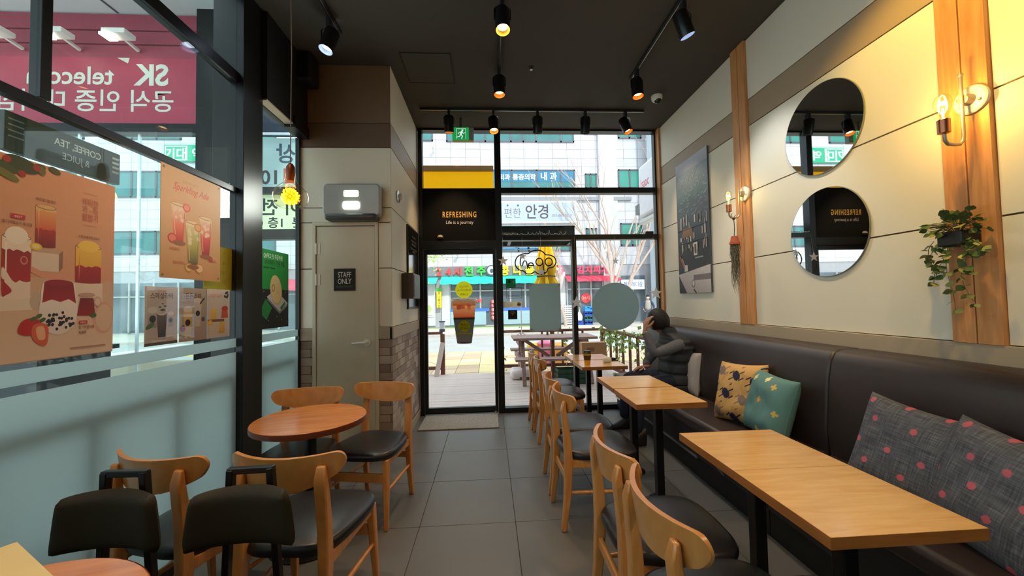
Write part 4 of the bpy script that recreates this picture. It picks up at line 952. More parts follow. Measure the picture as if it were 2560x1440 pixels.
for x0, y, a_, n_ in ((-.2, .48, .03, 16), (-.15, .37, .025, 18), (-.24, .29, .02, 12), (-.1, .55, .015, 14)): p.line([(x0+.02*q, y+a_*math.sin(q*1.9+y*50)+.004*q) for q in range(n_)], .006, (150, 166, 170))
for k in range(46):
    x, y = r2.uniform(-.28, .29), r2.choice((-.02, -.16, -.27))+r2.uniform(-.03, .04); h_ = r2.uniform(.03, .13); g = r2.randint(110, 220); p.rect(x, x+r2.uniform(.008, .03), y, y+h_, (g, g-6, g-14))
p.rect(-.2, .0, -.12, -.02, (126, 96, 72), (150, 112, 84)); p.rect(-.3, .3, -.035, -.028, (30, 32, 36)); p.rect(-.3, .3, -.19, -.182, (24, 26, 30)); p.rect(.02, .09, -.34, -.2, (214, 208, 196)); p.rect(.035, .075, -.32, -.22, (90, 80, 70))
p.rect(.04, .2, -.375, -.36, (150, 146, 140)); p.line([(-.27, -.33), (-.2, -.45)], .03, (160, 84, 62)); p.line([(-.23, -.35), (-.18, -.43)], .01, (206, 196, 186)); p.poly([(-.19, -.50), (-.11, -.50), (-.12, -.43), (-.18, -.43)], (206, 202, 194))
p.poly([(-.325, -.53), (.325, -.46), (.325, -.745), (-.15, -.745)], (170, 158, 154), (204, 194, 190)); p.rect(0, .325, -.61, -.55, (120, 108, 106)); p.ell(-.01, -.645, .035, .045, (128, 118, 112)); p.ell(-.01, -.64, .022, .03, (206, 198, 194)); p.line([(.0, -.71), (.04, -.745)], .02, (50, 42, 40))
for k in range(14): x, y = r2.uniform(-.1, .3), r2.uniform(-.72, -.5); p.line([(x, y), (x+r2.uniform(-.06, .06), y+r2.uniform(-.03, .03))], .003, (150, 136, 130))
p.build('print', t)

M_BULBG = glass_mat('bulb_glass', (1, .95, .82))
def sconce(y, z, lab, e, col):
    t = thing('wall_sconce', (XR-.035, y, z), label=lab, cat='wall lamp', group='sconces with bare bulbs on wood posts')
    Mx = Matrix.Rotation(-PI/2, 4, 'Y')
    MB().lathe([(.064, 0), (.064, .012), (.058, .018), (.0, .019)], 32, Mx).build('wall_plate', mat('sconce_white', (216, 206, 190), .4), t, smooth=40)
    MB().lathe([(.026, .018), (.026, .022), (.02, .05), (.0, .052)], 20, Mx).build('swivel', M_BRASS, t, smooth=40)
    b = MB()
    for a in (.4, 3.5): b.sph((-.02, .042*math.cos(a), .042*math.sin(a)), .007, 8, 5)
    b.build('screws', M_BRASS, t, kind='stuff')
    MB().tube([(-.055, 0, .112), (-.055, 0, 0), (-.055, 0, -.165), (-.060, 0, -.19), (-.075, 0, -.205), (-.10, 0, -.208), (-.135, 0, -.205), (-.147, 0, -.19), (-.15, 0, -.155)], .0075, 10).sph((-.055, 0, .115), .011, 12, 8).build('pipe_arm', M_BRASS, t, smooth=60)
    MB().lathe([(.012, -.16), (.022, -.155), (.0225, -.095), (.019, -.092)], 20, Matrix.Translation((-.15, 0, 0))).build('socket', M_COPPER, t, smooth=40)
    MB().lathe([(.013, -.095), (.016, -.08), (.03, -.03), (.031, -.012), (.024, .012), (.012, .024), (.0001, .028)], 24, Matrix.Translation((-.15, 0, 0)), close=False).build('bulb', M_BULBG, t, smooth=60)
    MB().cyl((-.15, 0, -.09), (-.15, 0, -.04), .004, n=8).sph((-.15, 0, -.018), .011, 12, 8).build('filament', mat('filament', (255, 210, 110), emit=14, ecol=(255, 200, 90), var=0), t, smooth=60)
    lamp('sconce_glow', 'POINT', (XR-.035-.15, y, z-.018), e, col, shadow_soft_size=.022)
    return t
sconce(1.60, 2.27, 'close wall sconce with a glowing bulb above the hanging plant', 8, (1, .60, .14))
sconce(3.17, 2.28, 'farther wall sconce with a glowing bulb and a clay pot tied to it', 1.6, (1, .80, .30))
# clay pot with air plant
t = thing('hanging_clay_pot', (XR-.035-.11, 3.17, 2.07), label='upside-down terracotta pot with a wisp of dry air plant hanging from the sconce', cat='pot')
M_STR = mat('dark_string', (70, 40, 30), .8)
MB().tube([(0, 0, 0), (.004, 0, -.08), (-.002, 0, -.155)], .003, 6).tube([(0, 0, 0), (-.02, .004, .02), (-.012, 0, .04)], .0025, 5).tube([(0, 0, 0), (.018, 0, .028)], .0025, 5).sph((0, 0, -.006), .012, 8, 6).build('string', M_STR, t, smooth=60)
MB().lathe([(.0001, -.155), (.026, -.157), (.034, -.205), (.04, -.207), (.041, -.228), (.036, -.23), (.03, -.20)], 24, close=False).build('pot', mat('terracotta', (176, 84, 56), .75, bump=.1), t, smooth=40)
b = MB(); r2 = random.Random(2)
for k in range(150):
    a = r2.uniform(0, 6.28); L = r2.uniform(.15, .5)*(1-.3*r2.random()); x, y = .018*math.cos(a), .018*math.sin(a); P = [(x, y, -.2)]
    for q in range(1, 7): P.append((x*1.2+r2.uniform(-.018, .018), y*1.2+r2.uniform(-.018, .018), -.2-L*q/6))
    b.tube(P, [.0018]*4+[.0013, .001, .0007], 3, cap=False)
b.build('air_plant', mat('dry_moss', (112, 102, 84), .9, var=.2), t, kind='stuff')
# trailing plant on the close post
t = thing('hanging_plant', (XR-.035, 1.645, 1.64), label='small trailing green plant in a dark wall pot on the close wood post', cat='plant')
MB().box(-.10, -.002, -.05, .05, -.035, .035).build('pot', mat('plant_pot_black', (24, 22, 20), .5), t, bevel=.008)
LM = []
for k, c in enumerate(((86, 104, 52), (70, 90, 46), (150, 146, 76), (112, 122, 70))):
    b = MB(); P = []
    for i in range(9): P.append(i/8)
    for u in P: w_ = .48*math.sin(PI*u**.85)+.02; b.v += [(u, -w_, -.12*u*u+.10*abs(w_)), (u, 0, -.12*u*u), (u, w_, -.12*u*u+.10*abs(w_))]
    for i in range(8): q = i*3; b.f += [(q, q+1, q+4, q+3), (q+1, q+2, q+5, q+4)]
    me = b.mesh('leaf', 60); me.materials.append(mat('leaf_green_%d' % k, c, .45, var=.15, scale=30)); LM.append(me)
r2 = random.Random(6); stems = MB()
def leaf_at(p, d, s):
    o = obj('leaf', r2.choices(LM, (4, 4, 2, 3))[0], t); q = Vector(d).to_track_quat('X', 'Z').to_matrix().to_4x4() @ Matrix.Rotation(r2.uniform(-1, 1), 4, 'X'); o.matrix_local = Matrix.Translation(p) @ q @ Matrix.Diagonal((s, s, s, 1))
for k in range(60):
    a = r2.uniform(0, 6.28); e = r2.uniform(-.1, 1.2); d = Vector((math.cos(a)*math.cos(e), math.sin(a)*math.cos(e), math.sin(e))); d.x = -abs(d.x)*.7-.05 if r2.random() < .8 else -.02; L = r2.uniform(.05, .11)
    p = Vector((-.055, 0, .03))+d*L; stems.tube([(-.055, 0, .02), p*.5+Vector((-.025, 0, .03)), p], .0013, 4, cap=False); leaf_at(p, (d.x, d.y, d.z-.4), r2.uniform(.026, .042))
for y0, drop in ((.05, .12), (.03, .17), (.075, .20), (-.02, .30), (0, .33), (-.03, .16), (-.045, .1), (-.06, .08)):
    P = []
    for q in range(9):
        f = q/8; P.append(Vector((-.07-.03*math.sin(f*2), y0+.02*math.sin(f*5+y0*90)-.06*f*(1 if y0 < .0 else -.2), -.0-drop*f+.03*math.sin(PI*f*.5)*(1-f))))
    stems.tube(P, .0014, 4, cap=False)
    for q in range(1, 9):
        for s in (-1, 1):
            if r2.random() < .85: leaf_at(P[q], (r2.uniform(-.6, .1), s*r2.uniform(.4, 1), r2.uniform(-.9, .1)), r2.uniform(.022, .036))
stems.build('stems', mat('vine_stem', (90, 84, 48), .6), t, kind='stuff')

# ------------------------------------------------------------------ small things on tables
t = thing('paper_cup', (1.005, 3.955, .7205), label='yellow paper cup with a dark lid on the far oak table', cat='cup')
MB().lathe([(.028, 0), (.029, .002), (.04, .118), (.0415, .122)], 28).build('cup', mat('yellow_paper', (220, 170, 36), .5), t, smooth=40)
MB().lathe([(.0425, .118), (.0425, .126), (.038, .130), (.036, .146), (.028, .147), (.0, .145)], 28).build('lid', mat('dark_lid', (46, 36, 32), .35), t, smooth=40)
MB().lathe([(.0345, .05), (.0398, .098)], 28, close=False).build('brown_print', mat('cup_brown', (92, 52, 36), .6, var=.5, scale=40), t, smooth=40)
t = thing('earphone_case', (1.245, 4.06, .7205), label='white rounded case lying on the far oak table', cat='case'); MB().tube([(-.045, 0, .027), (-.035, 0, .027), (.035, 0, .027), (.045, 0, .027)], [.018, .027, .027, .018], 20).build('case', M_WHITE, t, bevel=.004, smooth=50)
t = thing('smartphone', (1.335, 4.19, .7205), R(12), label='dark phone lying beside the white case at the table end', cat='phone'); MB().box(-.07, .07, -.037, .037, 0, .009).build('body', M_BLACK, t, bevel=.003); MB().box(-.066, .066, -.034, .034, .009, .0095).build('screen', mat('phone_screen', (16, 17, 20), .05, var=0), t)
t = thing('phone_pouch', (1.335, 4.24, .7205), R(12), label='small black pouch behind the phone on the far oak table', cat='pouch'); MB().box(-.06, .06, -.03, .03, 0, .02).build('body', M_BLACKM, t, bevel=.006); MB().box(-.06, .06, -.0305, -.029, .008, .012).build('zip', M_STEEL, t)
t = thing('menu_box', (-1.222, 1.086, .7205), R(-31), label='cream paper menu box with pen drawings on the cut-off round table', cat='box')
MB().box(0, .30, -.22, 0, 0, .078).build('box_body', mat('cream_card', (222, 196, 138), .7, var=.05), t, bevel=.002)
p = Print(.0786); 
for pts in ([(.06, -.07), (.10, -.09), (.14, -.15)], [(.12, -.06), (.17, -.10)], [(.05, -.11), (.07, -.14), (.06, -.17), (.09, -.18)]): p.line(pts, .003, (120, 98, 66))
p.ell(.075, -.13, .014, .010, (120, 98, 66)); p.ell(.075, -.13, .010, .007, (222, 196, 138)); p.build('drawing', t)

# ------------------------------------------------------------------ people
def skin(V, E, rad, sub=2, root=0):
    """tapered continuous surface grown over a skeleton; returns baked (verts, faces)"""
    me = bpy.data.meshes.new('skeleton'); me.from_pydata([tuple(v) for v in V], E, []); o = bpy.data.objects.new('skeleton', me); COL.objects.link(o)
    m = o.modifiers.new('skin', 'SKIN'); m.use_smooth_shade = True; m.branch_smoothing = .6
    sv = me.skin_vertices[0].data
    for i, r in enumerate(rad):
        sv[i].radius = (r, r) if not isinstance(r, tuple) else r; sv[i].use_root = (i == root)
    s = o.modifiers.new('sub', 'SUBSURF'); s.levels = sub; s.render_levels = sub
    dg = bpy.context.evaluated_depsgraph_get(); dg.update(); ev = bpy.data.meshes.new_from_object(o.evaluated_get(dg))
    out = ([tuple(v.co) for v in ev.vertices], [tuple(f.vertices) for f in ev.polygons])
    bpy.data.objects.remove(o); bpy.data.meshes.remove(ev); return out
def chain(pts, rad, sub=2): return skin(pts, [(i, i+1) for i in range(len(pts)-1)], rad, sub)
def head_geo(c, yaw, pitch, s=1.0):
    """head looking along +x before rotation: cranium, brow, nose, lips, chin, ears"""
    M = Matrix.Translation(c) @ Matrix.Rotation(yaw, 4, 'Z') @ Matrix.Rotation(pitch, 4, 'Y'); b = MB(); nu, nv = 40, 30
    def fn(u, v):
        a = 2*PI*u; t = PI*v; z = -math.cos(t); r = math.sin(t)
        x, y, zz = r*math.cos(a)*.098, r*math.sin(a)*.077, z*.118
        if z < 0: y *= 1+.25*z*abs(z); x = x*(1+.10*z) if x > 0 else x*(1+.45*z)
        f = max(0, math.cos(a))*r
        if f > 0:
            ay = abs(y)
            x += .020*f**4*math.exp(-((zz+.018)/.022)**2)*math.exp(-(y/.012)**2)+.010*math.exp(-(y/.010)**2)*math.exp(-((zz-.01)/.03)**2)*f**3
            x -= .010*math.exp(-((ay-.032)/.015)**2)*math.exp(-((zz-.008)/.012)**2)*f**2
            x += .005*math.exp(-((zz-.028)/.010)**2)*math.exp(-(ay/.045)**2)*f**2
            x += .006*math.exp(-((zz+.058)/.008)**2)*math.exp(-(y/.024)**2)*f**2-.004*math.exp(-((zz+.0575)/.002)**2)*math.exp(-(y/.024)**2)*f**2
            x += .010*math.exp(-((zz+.095)/.016)**2)*math.exp(-(y/.022)**2)*f
        return (x*s, y*s, zz*s)
    b.grid(fn, nu, nv, wrap=True)
    for sd in (-1, 1):
        def ear(u, v, sd=sd):
            a = 2*PI*u; r = .5+.5*v; return ((-.008+.019*math.cos(a)*math.sin(PI*v))*s, sd*(.074+.012*math.sin(PI*v)*(1+.3*math.cos(a)))*s, (-.005+.034*(2*v-1))*s)
        b.grid(ear, 10, 8, wrap=True)
    b.v = [tuple(M @ Vector(p)) for p in b.v]; return b, M
M_SKIN = mat('skin', (178, 128, 104), .5, var=.05, scale=10)
M_HAIR = mat('black_hair', (20, 18, 19), .5, var=.3, scale=60, bump=.5, bscale=120)
def hand(wrist, fwd, palm_n, thumb_side, curl, s=1.0, spread=.2):
    """palm plus five jointed fingers as separate chains; fwd along the fingers, palm_n where the palm faces"""
    f = Vector(fwd).normalized(); n = Vector(palm_n); n = (n-f*n.dot(f)).normalized(); a = f.cross(n)*thumb_side; w0 = Vector(wrist); g = []
    g.append(skin([w0-f*.045*s, w0+f*.02*s, w0+f*.05*s+a*.016*s, w0+f*.05*s-a*.016*s, w0+f*.088*s+a*.024*s, w0+f*.082*s-a*.026*s, w0+f*.09*s],
        [(0, 1), (1, 2), (1, 3), (2, 4), (3, 5), (1, 6)], [.021*s, .020*s, .017*s, .016*s, .013*s, .013*s, .014*s]))
    for k, (off, L) in enumerate(((.030, .070), (.010, .078), (-.010, .073), (-.029, .058))):
        p = w0+f*(.078 if k < 3 else .072)*s+a*off*s; d = (f+a*off*spread*8*.6).normalized(); pts = [p]; c = curl*(.8+.12*k); ang = .12
        for q, l in enumerate((.46, .31, .23)):
            ang += c*(.55, .8, .6)[q]; dd = d*math.cos(ang)+n*math.sin(ang); pts.append(pts[-1]+dd*(L*l*s))
        g.append(chain(pts, [.0092*s, .0088*s, .0078*s, .0062*s]))
    p = w0+f*.025*s+a*.020*s; d1 = (f*.6+a*.8+n*.35).normalized(); d2 = (f*.85+a*.35+n*.5*curl).normalized()
    g.append(chain([p, p+d1*.035*s, p+d1*.035*s+d2*.03*s, p+d1*.035*s+d2*.05*s], [.013*s, .011*s, .0095*s, .007*s]))
    return g
def merged(name, geos, m, parent):
    b = MB()
    for g in geos: b.add(g[0], g[1])
    return b.build(name, m, parent, smooth=70)
def seated_man():
    t = thing('person', (1.86, 3.83, 0), label='seated man in a dark quilted vest resting his head on his hand', cat='person'); O = Vector((1.86, 3.83, 0))
    L = lambda *p: Vector(p)-O
    hipc, spine, chest, nb = L(1.87, 3.83, .575), L(1.885, 3.83, .73), L(1.875, 3.83, .89), L(1.81, 3.83, 1.035)
    head = L(1.712, 3.822, 1.162)
    shL, shR = L(1.855, 3.655, .945), L(1.85, 4.0, .945); elL, elR = L(1.56, 3.60, .865), L(1.70, 4.11, .71); wrL, wrR = L(1.508, 3.67, 1.085), L(1.655, 4.035, .668)
    hL, hR = L(1.87, 3.74, .555), L(1.87, 3.92, .555); kL, kR = L(1.44, 3.665, .545), L(1.45, 4.06, .56); aL, aR = L(1.37, 3.60, .11), L(1.42, 4.08, .11)
    V = [hipc, spine, chest, nb, head-Vector((.0, 0, .03)), shL, elL, wrL, shR, elR, wrR, hL, kL, aL, hR, kR, aR]
    E = [(0, 1), (1, 2), (2, 3), (3, 4), (2, 5), (5, 6), (6, 7), (2, 8), (8, 9), (9, 10), (0, 11), (11, 12), (12, 13), (0, 14), (14, 15), (15, 16)]
    rad = [.11, .10, .11, .055, .05, .05, .036, .026, .05, .036, .026, .075, .05, .033, .075, .05, .033]
    body = [skin(V, E, rad)]
    hb, HM = head_geo(head, PI+.35, .50, 1.0); body.append((hb.v, hb.f))
    body += hand(wrL, (.28, .16, 1), (1, .25, -.25), -1, .55, 1.12); body += hand(wrR, (-.95, .05, -.12), (0, -.1, -1), 1, .5, 1.12)
    merged('body', body, M_SKIN, t)
    # hair cap over the cranium, longer at the back
    b = MB()
    def hf(u, v):
        a = 2*PI*u; tt = v*(.60+.20*(1-math.cos(a))/2*1.35)*PI; r = math.sin(tt); k = 1+.03*mnoise.noise(Vector((math.cos(a)*4, math.sin(a)*4, v*6)))
        return ((-.006+r*math.cos(a)*.114*k, r*math.sin(a)*.093*k, math.cos(tt)*.134*k))
    b.grid(hf, 48, 22, wrap=True); b.v = [tuple(HM @ Vector(p)) for p in b.v]; b.build('hair', M_HAIR, t, smooth=80)
    MS = mat('heather_grey_knit', (98, 97, 100), .9, var=.15, scale=40, bump=.15, bscale=200); MV = mat('quilted_charcoal', (42, 43, 47), .6, var=.12, scale=12, bump=.2, bscale=40)
    for nm, pts in (('sleeve', [chest+Vector((0, -.10, .02)), shL, (shL+elL)/2+Vector((0, 0, -.008)), elL, (elL+wrL)/2, wrL+Vector((0, 0, -.012))]), ('sleeve', [chest+Vector((0, .10, .02)), shR, (shR+elR)/2, elR, (elR+wrR)/2, wrR+Vector((.012, 0, 0))])):
        b = MB(); b.add(*chain(pts, [.07, .064, .058, .051, .045, .036])); b.build(nm, MS, t, smooth=80)
    MB().add(*chain([wrL+Vector((-.002, -.012, -.055)), wrL+Vector((0, -.002, -.02))], [.043, .038])).build('cuff', MS, t, smooth=80)
    # vest: ringed torso with quilting
    rings = []
    cs = [(L(1.89, 3.83, .47), .150, .205), (L(1.885, 3.83, .55), .158, .212), (L(1.885, 3.83, .66), .150, .20), (L(1.89, 3.83, .78), .148, .205), (L(1.885, 3.83, .90), .138, .218), (L(1.87, 3.83, .965), .118, .205), (L(1.85, 3.83, 1.01), .098, .155), (L(1.815, 3.828, 1.045), .084, .098), (L(1.79, 3.826, 1.10), .076, .08)]
    b = MB(); N = 40; K = 44
    def vest(u, v):
        f = v*(len(cs)-1); i = min(int(f), len(cs)-2); q = f-i; q = q*q*(3-2*q); c = cs[i][0].lerp(cs[i+1][0], q); rx = cs[i][1]+(cs[i+1][1]-cs[i][1])*q; ry = cs[i][2]+(cs[i+1][2]-cs[i][2])*q
        a = 2*PI*u; puff = (.012*abs(math.sin(v*PI*9))**.6-.006)*max(0, 1-max(0, v-.55)/.25); ex = .8
        return (c.x+math.copysign(abs(math.cos(a))**ex, math.cos(a))*(rx+puff), c.y+math.copysign(abs(math.sin(a))**ex, math.sin(a))*(ry+puff), c.z)
    b.grid(vest, N, 72, wrap=True); b.f.append(tuple(range(N))[::-1]); b.build('vest', MV, t, smooth=70)
    MJ = mat('navy_jeans', (30, 35, 54), .85, var=.15, scale=20, bump=.1, bscale=150)
    up = Vector((0, 0, .004))
    g = skin([hipc+up, hL+Vector((.02, -.0, 0)), (hL+kL)/2+Vector((0, 0, .01)), kL, (kL+aL)/2, aL+Vector((0, 0, -.0)), hR+Vector((.02, 0, 0)), (hR+kR)/2+Vector((0, 0, .01)), kR, (kR+aR)/2, aR], [(0, 1), (1, 2), (2, 3), (3, 4), (4, 5), (0, 6), (6, 7), (7, 8), (8, 9), (9, 10)], [.125, .098, .088, .073, .062, .054, .098, .088, .073, .062, .054])
    MB().add(*g).build('trousers', MJ, t, smooth=80)
    for a in (aL, aR):
        b = MB(); c = a
        def shoe(u, v):
            ang = 2*PI*u; x = .085-.27*v; w_ = .046*(math.sin(PI*min(1, .12+v*.80))**.5)*(1 if v < .995 else .3); h_ = .115*(1-v)**.9+.052 if v < .35 else .052+.115*(.65)**.9*max(0, 1-(v-.35)/.5)**1.5*.9
            zz = math.sin(ang); return (c.x+x, c.y+w_*math.cos(ang), .004+ (h_/2)*(1+zz) if True else 0)
        b.grid(shoe, 20, 18, wrap=True); b.f.append(tuple(range(20))[::-1]); b.f.append(tuple(18*20+k for k in range(20))); b.build('shoe', mat('dark_shoe', (28, 24, 26), .5), t, smooth=70)
    return t
seated_man()
def pedestrian():
    t = thing('person', (8.42, 20, -.12), R(-100), label='distant pedestrian with a white face mask and navy sleeves across the street', cat='person'); L = lambda *p: Vector(p)
    V = [L(0, 0, .92), L(0, 0, 1.15), L(0, 0, 1.36), L(.02, 0, 1.47), L(.02, 0, 1.55), L(0, .18, 1.37), L(-.04, .32, 1.12), L(.10, .26, .92), L(0, -.18, 1.37), L(-.04, -.32, 1.12), L(.10, -.22, .92), L(0, .09, .88), L(.06, .10, .48), L(.02, .11, .06), L(0, -.09, .88), L(-.04, -.10, .48), L(-.1, -.11, .06)]
    E = [(0, 1), (1, 2), (2, 3), (3, 4), (2, 5), (5, 6), (6, 7), (2, 8), (8, 9), (9, 10), (0, 11), (11, 12), (12, 13), (0, 14), (14, 15), (15, 16)]
    hb, HM = head_geo(L(.03, 0, 1.62), 0, 0, 1); body = [skin(V, E, [.12, .11, .12, .05, .05, .055, .045, .03, .055, .045, .03, .085, .06, .045, .085, .06, .045]), (hb.v, hb.f)]
    body += hand(V[7], (.6, -.2, -.6), (0, -1, 0), 1, .4); body += hand(V[10], (.6, .2, -.6), (0, 1, 0), -1, .4)
    merged('body', body, M_SKIN, t); nv = mat('navy_jacket', (52, 60, 92), .8)
    for s, i in ((1, 5), (-1, 8)): MB().add(*chain([V[2]+Vector((0, s*.09, 0)), V[i], V[i+1], V[i+2]+(V[i+1]-V[i+2])*.2], [.09, .075, .062, .048])).build('sleeve', nv, t, smooth=80)
    MB().add(*chain([L(0, 0, .88), L(0, 0, 1.1), L(0, 0, 1.34), L(.01, 0, 1.44)], [(.17, .17), .16, .17, .09])).build('vest', mat('stone_vest', (156, 150, 142), .8), t, smooth=80)
    MB().add(*skin([L(0, 0, .9), V[11], V[12], V[13], V[14], V[15], V[16]], [(0, 1), (1, 2), (2, 3), (0, 4), (4, 5), (5, 6)], [.13, .105, .08, .065, .105, .08, .065])).build('trousers', mat('grey_trousers', (70, 74, 84), .85), t, smooth=80)
    for i in (13, 16): MB().add(*chain([V[i]+Vector((-.06, 0, -.02)), V[i]+Vector((.05, 0, -.02)), V[i]+Vector((.15, 0, -.03))], [.05, .05, .035])).build('shoe', M_BLACK, t, smooth=80)
    b = MB(); b.sph((0, 0, 0), 1, 16, 8, (.055, .075, .06)); b.v = [tuple(HM @ Vector((x+.062, y, z-.045))) for x, y, z in b.v]; b.build('face_mask', M_WHITE, t, smooth=80)
    b = MB(); b.sph((0, 0, .04), 1, 18, 8, (.112, .09, .095)); b.box(.05, .17, -.06, .06, .05, .06); b.v = [tuple(HM @ Vector(p)) for p in b.v]; b.build('cap', mat('dark_cap', (44, 44, 54), .8), t, smooth=50)
pedestrian()

# ------------------------------------------------------------------ outdoors: deck, street, building across
M_DECK = wood('deck_board', (214, 198, 190), (194, 174, 168), .6, stretch=(1.5, 14, 14), scale=3)
M_RAIL = wood('rail_wood', (128, 74, 56), (98, 54, 42), .6, stretch=(3, 3, 3), scale=4)
M_PICN = wood('picnic_wood', (172, 142, 136), (144, 114, 108), .6, stretch=(2, 12, 12), scale=3)
deck = struct('deck'); D = {}
MB().box(-6.2, 3.2, YW+.07, 7.72, -.12, -.03).build('deck_frame', M_BLACKM, deck)
for k in range(19):
    me = MB().box(-4.7, 4.7, 0, .138, -.03, -.002).mesh('deck_plank'); me.materials.append(M_DECK)
    obj('plank', me, deck, bevel=.004, loc=(-1.5, YW+.07+k*.1405, rnd.uniform(-.002, .001)))
gnd = struct('street')
MB().box(-60, 40, 17.8, 24.2, -.3, -.12).build('far_pavement', mat('far_pavement', (206, 200, 186), .85, var=.1, scale=3), gnd)
MB().box(-60, 40, 11.85, 17.75, -.3, -.16).build('road', mat('road', (176, 176, 174), .85, var=.08, scale=1.2), gnd)
MB().box(-60, 40, 17.6, 17.9, -.3, -.07).box(-60, 40, 11.7, 11.9, -.3, -.11).build('kerb', mat('kerb', (178, 172, 164), .8, var=.1), gnd)
MB().box(-60, 40, 7.72, 11.75, -.3, -.135).build('paving_bed', mat('paving_bed', (150, 136, 116), .9), gnd)
MB().box(-4, 3.4, 23.1, 23.6, -.12, -.09).build('grass_strip', mat('grass_strip', (120, 160, 80), .9, var=.3, scale=20), gnd, label='green strip')
MB().box(-16, -8, 13.0, 13.25, -.16, -.155).build('lane_line', mat('yellow_line', (226, 200, 60), .7), gnd)
for k in range(7): MB().box(-13.2+.9*k, -12.75+.9*k, 13.6, 17.2, -.16, -.154).build('crossing_stripe', mat('white_line', (236, 236, 230), .7), gnd)
PM = []
for c in ((206, 182, 150), (214, 192, 164), (196, 170, 140), (226, 208, 156)):
    me = MB().box(-.245, .245, -.245, .245, -.05, 0).mesh('paver'); me.materials.append(mat('paver_%d' % c[1], c, .85, var=.08, scale=6)); PM.append(me)
for i in range(18):
    for j in range(8):
        obj('paver', PM[3] if j == 3 or i == 8 else PM[rnd.randint(0, 2)], gnd, loc=(-4.0+.5*i, 7.98+.5*j, -.095+rnd.uniform(-.004, .002)))

def railing(name, p, q, lab, bal=.35, posts=(0, 1), ends=True):
    t = thing(name, p, label=lab, cat='railing', group='brown deck railings'); d = Vector(q)-Vector(p); L = d.length
    MB().bar((0, 0, .80), (d.x, d.y, .80), .09, .05).build('top_rail', M_RAIL, t, bevel=.006); MB().bar((0, 0, .12), (d.x, d.y, .12), .05, .06).build('bottom_rail', M_RAIL, t, bevel=.004)
    for f in posts: MB().box(d.x*f-.04, d.x*f+.04, d.y*f-.04, d.y*f+.04, -.02, .78).build('post', M_RAIL, t, bevel=.005)
    if bal:
        n = int(L/bal)
        for k in range(1, n): f = k/n; MB().box(d.x*f-.018, d.x*f+.018, d.y*f-.018, d.y*f+.018, .14, .78).build('baluster', M_RAIL, t)
    else: MB().tube([(.05, 0, .74), (d.x-.05, d.y, .16)], .005, 5).build('cable', M_STEEL, t)
    return t
railing('deck_railing', (-2.4, 7.62, 0), (-.92, 7.62, 0), 'short brown deck railing left of the entrance opening', 0)
railing('deck_railing', (.22, 7.62, 0), (2.26, 7.62, 0), 'brown deck railing behind the picnic table', .34, (0, .5, 1))
railing('deck_railing', (2.27, 7.5, 0), (2.36, 5.05, 0), 'brown deck railing with ivy on the side near the seated man', .30, (1,))
r2 = random.Random(12)
t = thing('ivy_garland', (0, 0, 0), label='ivy garland with pale green leaves wound around the deck railings', cat='plant'); b = MB(); v = MB()
for (p, q) in (((.24, 7.56, .82), (2.26, 7.56, .82)), ((2.22, 7.5, .82), (2.31, 5.1, .82)), ((2.22, 7.5, .7), (2.31, 5.1, .7)), ((.22, 7.6, .8), (.25, 7.55, .1)), ((1.5, 7.55, .8), (1.52, 7.5, .15)), ((2.2, 7.1, .8), (2.18, 7.1, .2)), ((2.22, 6.5, .8), (2.2, 6.5, .3))):
    p, q = Vector(p), Vector(q); n = int((q-p).length*55); vert = abs(p.z-q.z) > .3
    if vert: n = int(n*.6)
    v.tube([p.lerp(q, k/12)+Vector((r2.uniform(-.03, .03), r2.uniform(-.03, .03), r2.uniform(-.05, .03))) for k in range(13)], .005, 4)
    for k in range(n):
        if not vert and p.x < 1 and r2.random() < .8: continue
        c = p.lerp(q, r2.random())+Vector((r2.gauss(0, .04), r2.gauss(0, .04), r2.gauss(-.05, .09))); s = r2.uniform(.022, .045); a = Vector((r2.gauss(0, 1), r2.gauss(0, 1), r2.gauss(0, .6))).normalized(); u = a.orthogonal().normalized(); w_ = a.cross(u)
        b.v += [tuple(c-u*s), tuple(c+w_*s*.8), tuple(c+u*s), tuple(c-w_*s*.8)]; m_ = len(b.v); b.f.append((m_-4, m_-3, m_-2, m_-1))
b.build('leaves', mat('ivy_leaf', (150, 184, 96), .6, var=.3, scale=9), t, kind='stuff'); v.build('stems', mat('ivy_stem', (120, 104, 60), .7), t, kind='stuff')

t = thing('picnic_table', (1.12, 6.85, 0), label='weathered brown picnic table with benches on the deck outside', cat='table')
for k in range(5): MB().box(-.72, .72, -.365+k*.148, -.365+k*.148+.138, .725, .765).build('top_plank', M_PICN, t, bevel=.004)
for y in (-.78, -.64, .55, .69): MB().box(-.72, .72, y, y+.13, .435, .47).build('seat_plank', M_PICN, t, bevel=.004)
for x in (-.56, .56):
    MB().bar((x, -.20, .72), (x, -.52, 0), .045, .065, up=(1, 0, 0)).build('leg', M_PICN, t, bevel=.004); MB().bar((x, .20, .72), (x, .52, 0), .045, .065, up=(1, 0, 0)).build('leg', M_PICN, t, bevel=.004)
    MB().box(x-.075, x-.026, -.76, .80, .34, .432).build('seat_beam', M_PICN, t, bevel=.004); MB().box(x-.075, x-.026, -.34, .34, .63, .722).build('top_beam', M_PICN, t, bevel=.004)
    MB().bar((x*.9, 0, .70), (x*.12, 0, .40), .06, .06).build('brace', M_PICN, t, bevel=.004)
MB().box(-.025, .025, -.025, .025, .0, .725).build('centre_post', M_RAIL, t, bevel=.004)
t = thing('closed_parasol', (1.05, 6.98, .766), label='closed yellow parasol standing over the picnic table', cat='parasol')
MB().cyl((0, 0, 0), (0, 0, 2.0), .02, n=12).build('pole', mat('parasol_pole', (90, 74, 60), .5), t, smooth=40)
b = MB(); N = 64
